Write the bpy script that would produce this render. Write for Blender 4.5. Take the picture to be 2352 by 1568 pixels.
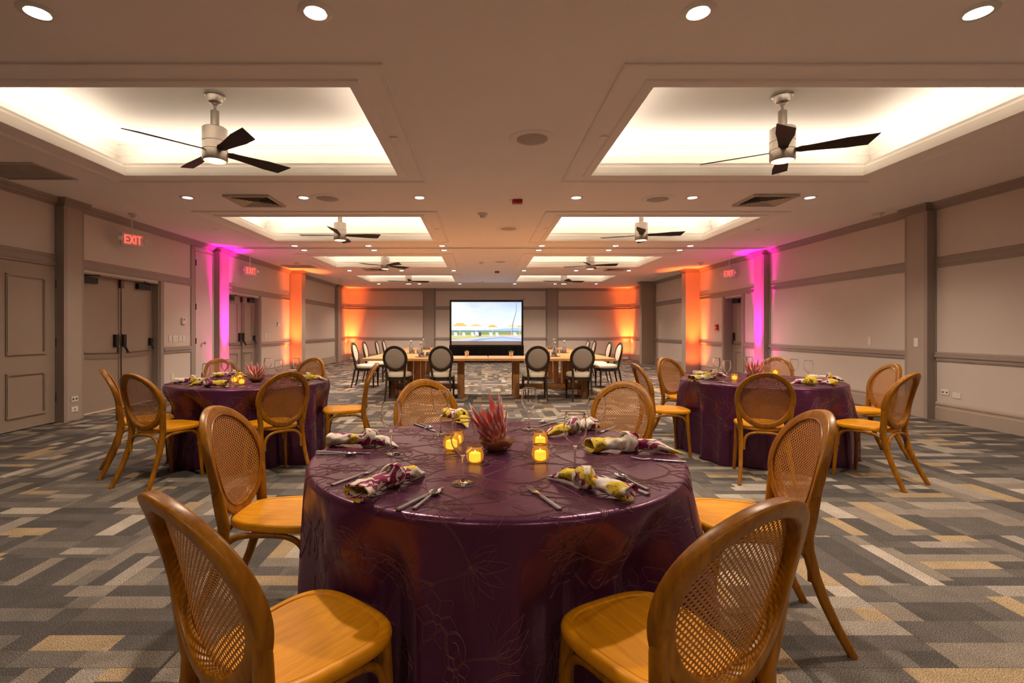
import bpy, bmesh, math, random
from math import pi, sin, cos, radians, sqrt, atan2, hypot, floor
from mathutils import Vector, Matrix

for _o in list(bpy.data.objects):
    bpy.data.objects.remove(_o)
SC = bpy.context.scene
COL = SC.collection

# ------------------------------------------------------------------ camera, world, exposure
CAM_H = 1.27
cd = bpy.data.cameras.new('camera')
cam = bpy.data.objects.new('camera', cd)
COL.objects.link(cam)
cam.location = (0, 0, CAM_H)
cam.rotation_euler = (pi / 2, 0, 0)
cd.sensor_fit = 'HORIZONTAL'
cd.sensor_width = 36.0
cd.lens = 1136 / 2352 * 36.0
cd.shift_x = (1176 - 1106) / 2352
cd.shift_y = -(784 - 758) / 2352
cd.clip_start = 0.02
cd.clip_end = 100
SC.camera = cam

w = bpy.data.worlds.new('world')
SC.world = w
w.use_nodes = True
w.node_tree.nodes['Background'].inputs[0].default_value = (0.9, 0.75, 0.65, 1)
w.node_tree.nodes['Background'].inputs[1].default_value = 0.0

SC.view_settings.view_transform = 'Standard'
SC.view_settings.look = 'None'
SC.view_settings.gamma = 1.0
SC.view_settings.exposure = 0.36
SC.view_settings.use_curve_mapping = False
SC.cycles.use_light_tree = True
SC.cycles.max_bounces = 9
SC.cycles.diffuse_bounces = 4
SC.cycles.glossy_bounces = 4
SC.cycles.transmission_bounces = 10
SC.cycles.sample_clamp_indirect = 6.0
SC.cycles.caustics_reflective = False
SC.cycles.caustics_refractive = False
SC.cycles.use_denoising = True
SC.cycles.use_adaptive_sampling = True
SC.cycles.adaptive_threshold = 0.02

# light levels of the lamps in the room (tuned against the photograph)
P_DOWN = 145.0        # recessed downlights
P_COVE = 4.7        # LED strip in each coffer, per metre
P_FAN = 16.0          # lens of a fan
P_MAG = 2300.0        # magenta uplights
P_ORA = 1300.0        # orange uplights
C_DOWN = (1.0, 0.81, 0.62)
C_COVE = (1.0, 0.86, 0.70)

R = random.Random(7)

# ------------------------------------------------------------------ materials
def S(h):
    """sRGB hex to linear"""
    h = h.lstrip('#')
    out = []
    for i in (0, 2, 4):
        c = int(h[i:i + 2], 16) / 255
        out.append(c / 12.92 if c <= 0.04045 else ((c + 0.055) / 1.055) ** 2.4)
    return tuple(out)

def newmat(name):
    m = bpy.data.materials.new(name)
    m.use_nodes = True
    nt = m.node_tree
    return m, nt, nt.nodes['Principled BSDF']

def mk(name, col, rough=0.5, metal=0.0, noise=0.0, scale=20.0, bump=0.0, bscale=200.0, spec=0.5, trans=0.0, ior=1.45, coat=0.0, sheen=0.0):
    m, nt, p = newmat(name)
    p.inputs['Base Color'].default_value = (*col, 1)
    p.inputs['Roughness'].default_value = rough
    p.inputs['Metallic'].default_value = metal
    p.inputs['Specular IOR Level'].default_value = spec
    p.inputs['Transmission Weight'].default_value = trans
    p.inputs['IOR'].default_value = ior
    p.inputs['Coat Weight'].default_value = coat
    p.inputs['Sheen Weight'].default_value = sheen
    if noise > 0 or bump > 0:
        tc = nt.nodes.new('ShaderNodeTexCoord')
    if noise > 0:
        n = nt.nodes.new('ShaderNodeTexNoise')
        n.inputs['Scale'].default_value = scale
        n.inputs['Detail'].default_value = 4
        nt.links.new(tc.outputs['Object'], n.inputs['Vector'])
        r = nt.nodes.new('ShaderNodeMixRGB')
        r.inputs['Color1'].default_value = (*[c * (1 - noise) for c in col], 1)
        r.inputs['Color2'].default_value = (*[min(1, c * (1 + noise)) for c in col], 1)
        nt.links.new(n.outputs['Fac'], r.inputs['Fac'])
        nt.links.new(r.outputs['Color'], p.inputs['Base Color'])
    if bump > 0:
        n2 = nt.nodes.new('ShaderNodeTexNoise')
        n2.inputs['Scale'].default_value = bscale
        nt.links.new(tc.outputs['Object'], n2.inputs['Vector'])
        b = nt.nodes.new('ShaderNodeBump')
        b.inputs['Strength'].default_value = bump
        b.inputs['Distance'].default_value = 0.002
        nt.links.new(n2.outputs['Fac'], b.inputs['Height'])
        nt.links.new(b.outputs['Normal'], p.inputs['Normal'])
    return m

def emit(name, col, strength):
    m, nt, p = newmat(name)
    p.inputs['Base Color'].default_value = (*[min(c, .8) for c in col], 1)
    p.inputs['Emission Color'].default_value = (*col, 1)
    p.inputs['Emission Strength'].default_value = strength
    return m

def wood(name, dark, light, stretch=(30, 30, 2.0), rough=0.4, coat=0.2, bump=0.15):
    m, nt, p = newmat(name)
    tc = nt.nodes.new('ShaderNodeTexCoord')
    oi = nt.nodes.new('ShaderNodeObjectInfo')
    ad = nt.nodes.new('ShaderNodeVectorMath')
    ad.operation = 'ADD'
    nt.links.new(tc.outputs['Object'], ad.inputs[0])
    nt.links.new(oi.outputs['Random'], ad.inputs[1])
    mp = nt.nodes.new('ShaderNodeMapping')
    mp.inputs['Scale'].default_value = stretch
    nt.links.new(ad.outputs[0], mp.inputs['Vector'])
    n = nt.nodes.new('ShaderNodeTexNoise')
    n.inputs['Scale'].default_value = 2.0
    n.inputs['Detail'].default_value = 8
    n.inputs['Roughness'].default_value = 0.65
    n.inputs['Distortion'].default_value = 0.6
    nt.links.new(mp.outputs[0], n.inputs['Vector'])
    cr = nt.nodes.new('ShaderNodeValToRGB')
    cr.color_ramp.elements[0].position = 0.30
    cr.color_ramp.elements[0].color = (*dark, 1)
    cr.color_ramp.elements[1].position = 0.68
    cr.color_ramp.elements[1].color = (*light, 1)
    nt.links.new(n.outputs['Fac'], cr.inputs[0])
    nt.links.new(cr.outputs[0], p.inputs['Base Color'])
    p.inputs['Roughness'].default_value = rough
    p.inputs['Coat Weight'].default_value = coat
    p.inputs['Specular IOR Level'].default_value = 0.28
    p.inputs['Coat Roughness'].default_value = 0.3
    b = nt.nodes.new('ShaderNodeBump')
    b.inputs['Strength'].default_value = bump
    b.inputs['Distance'].default_value = 0.001
    nt.links.new(n.outputs['Fac'], b.inputs['Height'])
    nt.links.new(b.outputs['Normal'], p.inputs['Normal'])
    return m

class G:
    """tiny helper for building math node chains"""
    def __init__(s, nt):
        s.nt = nt
    def m(s, op, a, b=None, c=None):
        n = s.nt.nodes.new('ShaderNodeMath')
        n.operation = op
        for i, v in enumerate((a, b, c)):
            if v is None:
                continue
            if isinstance(v, (int, float)):
                n.inputs[i].default_value = v
            else:
                s.nt.links.new(v, n.inputs[i])
        return n.outputs[0]
    def xyz(s, x, y, z=0.0):
        n = s.nt.nodes.new('ShaderNodeCombineXYZ')
        for i, v in enumerate((x, y, z)):
            if isinstance(v, (int, float)):
                n.inputs[i].default_value = v
            else:
                s.nt.links.new(v, n.inputs[i])
        return n.outputs[0]
    def hash(s, vec):
        n = s.nt.nodes.new('ShaderNodeTexWhiteNoise')
        n.noise_dimensions = '3D'
        s.nt.links.new(vec, n.inputs['Vector'])
        return n.outputs['Value']
    def mix(s, f, a, b):
        d = s.m('SUBTRACT', b, a)
        return s.m('MULTIPLY_ADD', f, d, a)

def carpet():
    m, nt, p = newmat('carpet_tile_pattern')
    g = G(nt)
    geo = nt.nodes.new('ShaderNodeTexCoord')
    sep = nt.nodes.new('ShaderNodeSeparateXYZ')
    nt.links.new(geo.outputs['Object'], sep.inputs[0])
    T = 0.6
    x = g.m('DIVIDE', sep.outputs[0], T)
    y = g.m('DIVIDE', g.m('ADD', sep.outputs[1], 0.54), T)
    tx, ty = g.m('FLOOR', x), g.m('FLOOR', y)
    fx, fy = g.m('FRACT', x), g.m('FRACT', y)
    h1 = g.hash(g.xyz(tx, ty, 1.3))  # which way the strips of a tile run
    # inside a tile, quarter and half blocks may turn the other way
    bx, by = g.m('FLOOR', g.m('MULTIPLY', x, 2.0)), g.m('FLOOR', g.m('MULTIPLY', y, 2.0))
    hb = g.hash(g.xyz(bx, by, 4.1))
    orient = g.m('GREATER_THAN', g.mix(g.m('GREATER_THAN', hb, 0.86), h1, hb), 0.5)
    u = g.mix(orient, x, y)
    v = g.mix(orient, y, x)
    h2 = g.hash(g.xyz(tx, ty, 9.7))
    n = g.m('ADD', 4.0, g.m('FLOOR', g.m('MULTIPLY', h2, 4.0)))
    us = g.m('MULTIPLY', u, n)
    idx = g.m('FLOOR', us)
    hi = g.hash(g.xyz(idx, tx, g.m('ADD', ty, 20.5)))
    v2 = g.m('ADD', g.m('MULTIPLY', v, g.m('ADD', 0.9, hi)), g.m('MULTIPLY', hi, 3.0))
    seg = g.m('FLOOR', v2)
    c = g.hash(g.xyz(g.m('ADD', idx, g.m('MULTIPLY', orient, 57.0)), seg, g.m('ADD', g.m('MULTIPLY', tx, 3.0), g.m('MULTIPLY', ty, 7.0))))
    cr = nt.nodes.new('ShaderNodeValToRGB')
    cr.color_ramp.interpolation = 'CONSTANT'
    stops = [(0.0, S('4f4b49')), (0.27, S('5a5552')), (0.50, S('68625d')), (0.66, S('7a7168')), (0.77, S('988469')), (0.86, S('8b8279')), (0.95, S('a2988d'))]
    els = cr.color_ramp.elements
    els[0].position, els[0].color = 0.0, (*stops[0][1], 1)
    els[1].position, els[1].color = stops[1][0], (*stops[1][1], 1)
    for pos, col in stops[2:]:
        e = els.new(pos)
        e.color = (*col, 1)
    nt.links.new(c, cr.inputs[0])
    # heathered pile
    nz = nt.nodes.new('ShaderNodeTexNoise')
    nz.inputs['Scale'].default_value = 230
    nz.inputs['Detail'].default_value = 2
    nt.links.new(geo.outputs['Object'], nz.inputs['Vector'])
    sp = g.m('MULTIPLY_ADD', nz.outputs['Fac'], 4.2, -1.1)
    lo = nt.nodes.new('ShaderNodeTexNoise')
    lo.inputs['Scale'].default_value = 9
    nt.links.new(geo.outputs['Object'], lo.inputs['Vector'])
    sp2 = g.m('MULTIPLY', sp, g.m('MULTIPLY_ADD', lo.outputs['Fac'], 0.5, 0.75))
    # hairline seam between the tiles
    e1 = g.m('LESS_THAN', g.m('MINIMUM', fx, fy), 0.006)
    sp3 = g.m('MULTIPLY', sp2, g.m('SUBTRACT', 1.0, g.m('MULTIPLY', e1, 0.35)))
    mx = nt.nodes.new('ShaderNodeVectorMath')
    mx.operation = 'SCALE'
    nt.links.new(cr.outputs[0], mx.inputs[0])
    nt.links.new(sp3, mx.inputs['Scale'])
    nt.links.new(mx.outputs[0], p.inputs['Base Color'])
    p.inputs['Roughness'].default_value = 0.95
    p.inputs['Specular IOR Level'].default_value = 0.1
    b = nt.nodes.new('ShaderNodeBump')
    b.inputs['Strength'].default_value = 0.5
    b.inputs['Distance'].default_value = 0.004
    nt.links.new(nz.outputs['Fac'], b.inputs['Height'])
    nt.links.new(b.outputs['Normal'], p.inputs['Normal'])
    return m

def napkin_mat():
    m, nt, p = newmat('tropical_print_linen')
    g = G(nt)
    tc = nt.nodes.new('ShaderNodeTexCoord')
    oi = nt.nodes.new('ShaderNodeObjectInfo')
    mp = nt.nodes.new('ShaderNodeVectorMath')
    mp.operation = 'MULTIPLY_ADD'
    nt.links.new(oi.outputs['Random'], mp.inputs[0])
    mp.inputs[1].default_value = (3.1, 5.7, 2.3)
    nt.links.new(tc.outputs['Object'], mp.inputs[2])
    def noise(scale, sc=(1, 1, 1), det=2, dist=0.0, off=0.0):
        mm = nt.nodes.new('ShaderNodeMapping')
        mm.inputs['Scale'].default_value = sc
        mm.inputs['Location'].default_value = (off, off * 2, off * .5)
        mm.inputs['Rotation'].default_value = (0, 0, 0.6 + off)
        nt.links.new(mp.outputs[0], mm.inputs['Vector'])
        n = nt.nodes.new('ShaderNodeTexNoise')
        n.inputs['Scale'].default_value = scale
        n.inputs['Detail'].default_value = det
        n.inputs['Distortion'].default_value = dist
        nt.links.new(mm.outputs[0], n.inputs['Vector'])
        return n.outputs['Fac']
    def lay(prev, fac, col):
        mx = nt.nodes.new('ShaderNodeMixRGB')
        nt.links.new(fac, mx.inputs['Fac'])
        if isinstance(prev, tuple):
            mx.inputs['Color1'].default_value = (*prev, 1)
        else:
            nt.links.new(prev, mx.inputs['Color1'])
        mx.inputs['Color2'].default_value = (*col, 1)
        return mx.outputs['Color']
    streak = noise(17, (1, 4.5, 1), 1, 0.5)
    region = noise(7, off=1.7)
    mag = g.m('MULTIPLY', g.m('GREATER_THAN', streak, 0.51), g.m('GREATER_THAN', region, 0.47))
    c = lay((0.66, 0.58, 0.50), mag, (0.23, 0.012, 0.075))
    yreg = noise(9, off=4.2)
    yel = g.m('MULTIPLY', g.m('GREATER_THAN', yreg, 0.545), 1.0)
    c = lay(c, yel, (0.62, 0.45, 0.03))
    vein = g.m('MULTIPLY', yel, g.m('GREATER_THAN', noise(55, (1, 5, 1), 1), 0.60))
    c = lay(c, vein, (0.24, 0.15, 0.03))
    nt.links.new(c, p.inputs['Base Color'])
    p.inputs['Roughness'].default_value = 0.85
    wv = nt.nodes.new('ShaderNodeTexNoise')
    wv.inputs['Scale'].default_value = 500
    nt.links.new(tc.outputs['Object'], wv.inputs['Vector'])
    b = nt.nodes.new('ShaderNodeBump')
    b.inputs['Strength'].default_value = 0.4
    b.inputs['Distance'].default_value = 0.001
    nt.links.new(wv.outputs['Fac'], b.inputs['Height'])
    nt.links.new(b.outputs['Normal'], p.inputs['Normal'])
    return m

def protea_mat():
    m, nt, p = newmat('protea_bract_gradient')
    at = nt.nodes.new('ShaderNodeAttribute')
    at.attribute_name = 'along'
    cr = nt.nodes.new('ShaderNodeValToRGB')
    e = cr.color_ramp.elements
    e[0].position, e[0].color = 0.0, (0.86, 0.76, 0.52, 1)
    e[1].position, e[1].color = 1.0, (0.92, 0.78, 0.75, 1)
    x = e.new(0.30); x.color = (0.86, 0.62, 0.42, 1)
    x = e.new(0.52); x.color = (0.74, 0.13, 0.11, 1)
    x = e.new(0.72); x.color = (0.70, 0.19, 0.19, 1)
    x = e.new(0.88); x.color = (0.85, 0.55, 0.54, 1)
    nt.links.new(at.outputs['Fac'], cr.inputs[0])
    nt.links.new(cr.outputs[0], p.inputs['Base Color'])
    p.inputs['Roughness'].default_value = 0.55
    return m

def sky_screen_mat():
    """the picture thrown on the screen: a sky that pales towards the horizon with soft clouds"""
    m, nt, p = newmat('projected_sky')
    tc = nt.nodes.new('ShaderNodeTexCoord')
    sep = nt.nodes.new('ShaderNodeSeparateXYZ')
    nt.links.new(tc.outputs['Generated'], sep.inputs[0])
    g = G(nt)
    cr = nt.nodes.new('ShaderNodeValToRGB')
    e = cr.color_ramp.elements
    e[0].position, e[0].color = 0.2, (*S('dfeaf6'), 1)
    e[1].position, e[1].color = 1.0, (*S('a9bdf2'), 1)
    x = e.new(0.6); x.color = (*S('ccdcf6'), 1)
    nt.links.new(sep.outputs[2], cr.inputs[0])
    n = nt.nodes.new('ShaderNodeTexNoise')
    n.inputs['Scale'].default_value = 3.2
    n.inputs['Detail'].default_value = 6
    nt.links.new(tc.outputs['Generated'], n.inputs['Vector'])
    f = g.m('MULTIPLY', g.m('SUBTRACT', 1.05, sep.outputs[0]), g.m('MULTIPLY_ADD', n.outputs['Fac'], 2.2, -0.45))
    fc = nt.nodes.new('ShaderNodeClamp')
    nt.links.new(f, fc.inputs[0])
    mx = nt.nodes.new('ShaderNodeMixRGB')
    nt.links.new(fc.outputs[0], mx.inputs['Fac'])
    nt.links.new(cr.outputs[0], mx.inputs['Color1'])
    mx.inputs['Color2'].default_value = (*S('f6f6f2'), 1)
    p.inputs['Base Color'].default_value = (0.02, 0.02, 0.02, 1)
    nt.links.new(mx.outputs['Color'], p.inputs['Emission Color'])
    p.inputs['Emission Strength'].default_value = 1.05
    return m

M = {}
M['ceiling'] = mk('ceiling_paint', (0.90, 0.83, 0.83), 0.7, noise=0.03, scale=2, bump=0.08, bscale=90)
M['coffer'] = mk('coffer_white_paint', (0.84, 0.80, 0.75), 0.6, noise=0.02, scale=3)
M['panel'] = mk('wall_panel_paint', (0.62, 0.55, 0.50), 0.75, noise=0.03, scale=3, bump=0.25, bscale=350)
M['trim'] = mk('taupe_trim_paint', (0.32, 0.265, 0.235), 0.55, noise=0.04, scale=4)
M['pil'] = mk('tan_pilaster_paint', (0.40, 0.33, 0.28), 0.6, noise=0.04, scale=4)
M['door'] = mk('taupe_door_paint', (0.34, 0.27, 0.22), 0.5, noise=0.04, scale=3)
M['carpet'] = carpet()
M['bronze'] = mk('aged_bronze', (0.16, 0.09, 0.05), 0.4, 0.9, noise=0.3, scale=30)
M['darkmetal'] = mk('dark_metal', (0.03, 0.027, 0.025), 0.5, 0.5)
M['plate'] = mk('white_plastic', (0.75, 0.72, 0.68), 0.45)
M['slot'] = mk('dark_slot', (0.04, 0.035, 0.03), 0.6)
M['nickel'] = mk('brushed_nickel', (0.42, 0.38, 0.34), 0.35, 1.0, noise=0.1, scale=60)
M['blade'] = wood('dark_walnut_blade', (0.022, 0.012, 0.008), (0.05, 0.026, 0.016), (2, 2, 2), 0.55, 0.0, 0.05)
M['lens'] = emit('lit_fan_lens', (1.0, 0.66, 0.28), 5)
M['lamp'] = emit('lit_downlight_bulb', (1.0, 0.90, 0.76), 30)
M['can'] = mk('downlight_trim', (0.75, 0.72, 0.68), 0.35, 0.3)
M['vent'] = mk('vent_enamel', (0.55, 0.48, 0.43), 0.5)
M['vdark'] = mk('vent_dark', (0.02, 0.018, 0.016), 0.8)
M['speaker'] = mk('speaker_grille', (0.48, 0.42, 0.38), 0.7, bump=0.5, bscale=800)
M['red'] = mk('red_plastic', (0.45, 0.02, 0.02), 0.4)
M['exitred'] = emit('exit_red_glow', (1.0, 0.09, 0.06), 1.5)
M['exitface'] = emit('exit_face_lit', (0.70, 0.30, 0.26), 0.10)
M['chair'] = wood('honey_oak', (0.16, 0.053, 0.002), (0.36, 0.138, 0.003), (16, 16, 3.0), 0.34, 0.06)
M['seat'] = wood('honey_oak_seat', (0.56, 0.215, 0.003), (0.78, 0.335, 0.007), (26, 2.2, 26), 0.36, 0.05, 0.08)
M['cane'] = mk('woven_cane', (0.38, 0.15, 0.018), 0.5, noise=0.25, scale=90, bump=0.6, bscale=400)
M['brass'] = mk('screw_head', (0.25, 0.14, 0.06), 0.4, 0.9)
M['louis'] = wood('dark_walnut_frame', (0.016, 0.010, 0.005), (0.045, 0.028, 0.015), (18, 18, 4), 0.5, 0.0)
M['linen'] = mk('oatmeal_linen', (0.62, 0.54, 0.43), 0.85, noise=0.06, scale=40, bump=0.4, bscale=700)
M['linenback'] = mk('grey_linen_back', (0.31, 0.25, 0.205), 0.85, noise=0.06, scale=40, bump=0.4, bscale=700)
M['table'] = wood('amber_pine_top', (0.42, 0.19, 0.05), (0.62, 0.32, 0.10), (3, 22, 22), 0.35, 0.3, 0.05)
M['tabley'] = wood('amber_pine_top_lengthwise', (0.42, 0.19, 0.05), (0.62, 0.32, 0.10), (22, 3, 22), 0.35, 0.3, 0.05)
M['tableleg'] = wood('amber_pine_leg', (0.24, 0.10, 0.03), (0.40, 0.18, 0.06), (20, 20, 3), 0.45, 0.1, 0.05)
M['steel'] = mk('polished_steel', (0.62, 0.63, 0.66), 0.14, 1.0)
M['steelh'] = mk('brushed_steel_handle', (0.44, 0.45, 0.48), 0.26, 1.0)
M['glass'] = mk('clear_glass', (1, 1, 1), 0.0, trans=1.0, ior=1.27, spec=1.0)
def amber_glass():
    m, nt, p = newmat('amber_glass')
    p.inputs['Base Color'].default_value = (1.0, .90, .64, 1)
    p.inputs['Roughness'].default_value = .06
    p.inputs['Transmission Weight'].default_value = 1.0
    p.inputs['IOR'].default_value = 1.12
    t = nt.nodes.new('ShaderNodeBsdfTranslucent')
    t.inputs['Color'].default_value = (1.0, .58, .16, 1)
    mx = nt.nodes.new('ShaderNodeMixShader')
    mx.inputs[0].default_value = .30
    nt.links.new(p.outputs[0], mx.inputs[1])
    nt.links.new(t.outputs[0], mx.inputs[2])
    nt.links.new(mx.outputs[0], nt.nodes['Material Output'].inputs['Surface'])
    return m
M['amber'] = amber_glass()
M['wax'] = emit('glowing_wax', (1.0, 0.60, 0.07), 1.7)
M['flame'] = emit('candle_flame', (1.0, 0.66, 0.2), 9)
M['bowl'] = wood('koa_wood_bowl', (0.16, 0.05, 0.02), (0.36, 0.14, 0.05), (14, 14, 30), 0.35, 0.4, 0.05)
M['bract'] = protea_mat()
M['dome'] = mk('protea_dome', (0.62, 0.55, 0.52), 0.8, noise=0.2, scale=60, bump=0.8, bscale=120)
M['stem'] = mk('green_stem', (0.09, 0.12, 0.03), 0.6)
M['napkin'] = napkin_mat()
M['black'] = mk('black_drape', (0.008, 0.007, 0.007), 0.9)
M['frameblk'] = mk('black_screen_frame', (0.012, 0.012, 0.012), 0.6)
M['pot'] = mk('terracotta_white_pot', (0.62, 0.45, 0.33), 0.7)
M['green'] = mk('succulent_green', (0.14, 0.22, 0.05), 0.5, noise=0.3, scale=60)
M['pale'] = mk('succulent_pale', (0.45, 0.36, 0.26), 0.5, noise=0.3, scale=60)
M['tray'] = mk('tray_steel', (0.45, 0.42, 0.40), 0.25, 0.9)
M['uplite'] = mk('uplight_case', (0.70, 0.66, 0.62), 0.45)
M['track'] = mk('partition_track', (0.05, 0.042, 0.038), 0.6)
M['rubber'] = mk('hard_plywood', (0.20, 0.14, 0.09), 0.8)

def cloth_mat():
    m, nt, p = newmat('aubergine_satin')
    p.inputs['Base Color'].default_value = (0.085, 0.017, 0.056, 1)
    p.inputs['Roughness'].default_value = 0.27
    p.inputs['Metallic'].default_value = 0.5
    p.inputs['Specular IOR Level'].default_value = 0.5
    p.inputs['Sheen Weight'].default_value = 0.12
    p.inputs['Sheen Tint'].default_value = (0.55, 0.25, 0.42, 1)
    tc = nt.nodes.new('ShaderNodeTexCoord')
    n = nt.nodes.new('ShaderNodeTexNoise')
    n.inputs['Scale'].default_value = 14
    n.inputs['Detail'].default_value = 3
    nt.links.new(tc.outputs['Object'], n.inputs['Vector'])
    b = nt.nodes.new('ShaderNodeBump')
    b.inputs['Strength'].default_value = 0.25
    b.inputs['Distance'].default_value = 0.012
    nt.links.new(n.outputs['Fac'], b.inputs['Height'])
    nt.links.new(b.outputs['Normal'], p.inputs['Normal'])
    return m
M['cloth'] = cloth_mat()
M['cord'] = mk('russet_plum_cord', (0.135, 0.042, 0.040), 0.6)

# ------------------------------------------------------------------ mesh helpers
class MB:
    def __init__(s):
        s.v, s.f, s.mi = [], [], []
        s.cur = 0
    def add(s, vs, fs):
        o = len(s.v)
        s.v.extend([tuple(p) for p in vs])
        s.f.extend([tuple(i + o for i in f) for f in fs])
        s.mi.extend([s.cur] * len(fs))
        return s
    def box(s, x0, x1, y0, y1, z0, z1, mat=None):
        vs = [(x0, y0, z0), (x1, y0, z0), (x1, y1, z0), (x0, y1, z0), (x0, y0, z1), (x1, y0, z1), (x1, y1, z1), (x0, y1, z1)]
        if mat is not None:
            vs = [mat @ Vector(p) for p in vs]
        return s.add(vs, [(0, 3, 2, 1), (4, 5, 6, 7), (0, 1, 5, 4), (1, 2, 6, 5), (2, 3, 7, 6), (3, 0, 4, 7)])
    def rings(s, rings, close=True, caps=(True, True), loop=False):
        n = len(rings[0])
        vs = [p for r in rings for p in r]
        fs = []
        m = len(rings)
        for i in range(m if loop else m - 1):
            a, b = i * n, ((i + 1) % m) * n
            for j in range(n if close else n - 1):
                k = (j + 1) % n
                fs.append((a + j, a + k, b + k, b + j))
        if not loop and close:
            if caps[0]:
                fs.append(tuple(range(n - 1, -1, -1)))
            if caps[1]:
                fs.append(tuple((m - 1) * n + j for j in range(n)))
        return s.add(vs, fs)
    def lathe(s, prof, n=24, c=(0, 0, 0), caps=(True, True), mat=None):
        rs = []
        for r, z in prof:
            r = max(r, 1e-5)
            ring = [Vector((c[0] + r * cos(2 * pi * k / n), c[1] + r * sin(2 * pi * k / n), c[2] + z)) for k in range(n)]
            if mat is not None:
                ring = [mat @ p for p in ring]
            rs.append(ring)
        return s.rings(rs, True, caps)
    def sweep(s, path, prof, up=(0, 0, 1), scales=None, loop=False, caps=(True, True)):
        """prof: list of (a,b) in the side/up frame of the path"""
        path = [Vector(p) for p in path]
        n = len(path)
        up = Vector(up)
        rs = []
        for i, p in enumerate(path):
            if loop:
                t = path[(i + 1) % n] - path[i - 1]
            else:
                t = path[min(i + 1, n - 1)] - path[max(i - 1, 0)]
            t.normalize()
            side = t.cross(up)
            if side.length < 1e-4:
                side = t.cross(Vector((0.3, 1, 0.1)))
            side.normalize()
            u2 = side.cross(t)
            sc = scales[i] if scales else 1.0
            sa, sb = sc if isinstance(sc, tuple) else (sc, sc)
            rs.append([p + side * (a * sa) + u2 * (b * sb) for a, b in prof])
        return s.rings(rs, True, caps, loop)
    def tube(s, path, r, n=8, scales=None, loop=False, caps=(True, True), up=(0, 0, 1)):
        return s.sweep(path, [(r * cos(2 * pi * k / n), r * sin(2 * pi * k / n)) for k in range(n)], up, scales, loop, caps)
    def build(s, name, mats, parent=None, loc=None, smooth=35, bev=0.0):
        me = bpy.data.meshes.new(name)
        me.from_pydata(s.v, [], s.f)
        if not isinstance(mats, (list, tuple)):
            mats = [mats]
        for m in mats:
            me.materials.append(m)
        if len(mats) > 1:
            me.polygons.foreach_set('material_index', s.mi)
        if smooth:
            me.polygons.foreach_set('use_smooth', [True] * len(me.polygons))
            me.set_sharp_from_angle(angle=radians(smooth))
        me.update()
        return link(name, me, parent, loc, bev)

def link(name, me, parent=None, loc=None, bev=0.0):
    o = bpy.data.objects.new(name, me)
    COL.objects.link(o)
    if parent is not None:
        o.parent = parent
    if loc is not None:
        o.location = loc
    if bev > 0:
        b = o.modifiers.new('bevel', 'BEVEL')
        b.width = bev
        b.segments = 2
        b.limit_method = 'ANGLE'
        b.angle_limit = radians(40)
    return o

def rrect(w_, h_, r, n=3):
    pts = []
    for cx, cy, a0 in ((w_ / 2 - r, h_ / 2 - r, 0), (-w_ / 2 + r, h_ / 2 - r, pi / 2), (-w_ / 2 + r, -h_ / 2 + r, pi), (w_ / 2 - r, -h_ / 2 + r, 1.5 * pi)):
        for k in range(n + 1):
            a = a0 + k * pi / 2 / n
            pts.append((cx + r * cos(a), cy + r * sin(a)))
    return pts

def tag(o, label, cat, group=None, kind=None):
    if label:
        o['label'] = label
    if cat:
        o['category'] = cat
    if group:
        o['group'] = group
    if kind:
        o['kind'] = kind
    return o

def thing(name, label, cat, loc=(0, 0, 0), rz=0.0, group=None):
    o = bpy.data.objects.new(name, None)
    o.empty_display_size = 0.05
    COL.objects.link(o)
    o.location = loc
    o.rotation_euler = (0, 0, rz)
    return tag(o, label, cat, group)

KIDS = {}
def dup(root, loc, rz=None, label=None, group=None, rot=None):
    """copy a thing, its parts and their sub-parts"""
    r = root.copy()
    COL.objects.link(r)
    r.location = loc
    if rz is not None:
        r.rotation_euler = (0, 0, rz)
    if rot is not None:
        r.rotation_euler = rot
    if label:
        r['label'] = label
    if group:
        r['group'] = group
    for ch in root.children:
        c = ch.copy()
        COL.objects.link(c)
        c.parent = r
        for g2 in ch.children:
            d = g2.copy()
            COL.objects.link(d)
            d.parent = c
    return r

def placer(proto, group=None):
    """first call moves the prototype itself, later calls copy it"""
    st = {'first': True}
    def put(loc, rz, label, g=None):
        if st['first']:
            st['first'] = False
            st['proto'] = proto
            proto.location = loc
            proto.rotation_euler = (0, 0, rz)
            proto['label'] = label
            if g or group:
                proto['group'] = g or group
            return proto
        return dup(proto, loc, rz, label, g or group)
    return put

def struct(o, label=None):
    o['kind'] = 'structure'
    if label:
        o['label'] = label
    return o

def spot(name, loc, power, color, size=1.6, blend=0.5, radius=0.04, aim=None, parent=None):
    l = bpy.data.lights.new(name, 'SPOT')
    l.energy = power
    l.color = color
    l.spot_size = size
    l.spot_blend = blend
    l.shadow_soft_size = radius
    o = bpy.data.objects.new(name, l)
    COL.objects.link(o)
    o.location = loc
    if aim is not None:
        d = (Vector(aim) - Vector(loc)).normalized()
        o.rotation_euler = d.to_track_quat('-Z', 'Y').to_euler()
    if parent:
        o.parent = parent
    return o

# ------------------------------------------------------------------ the room
XL, XR, YB, YF, ZC = -5.85, 6.5, 21.6, -3.2, 3.09
Z_CR, Z_UR0, Z_UR1, Z_LR0, Z_LR1, Z_BB = 2.98, 2.16, 2.31, 0.83, 0.965, 0.26

b = MB()
b.add([(XL - 1, YF - .3, 0), (XR + 1, YF - .3, 0), (XR + 1, YB + .3, 0), (XL - 1, YB + .3, 0)], [(0, 1, 2, 3)])
struct(b.build('floor', M['carpet'], smooth=0))

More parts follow.
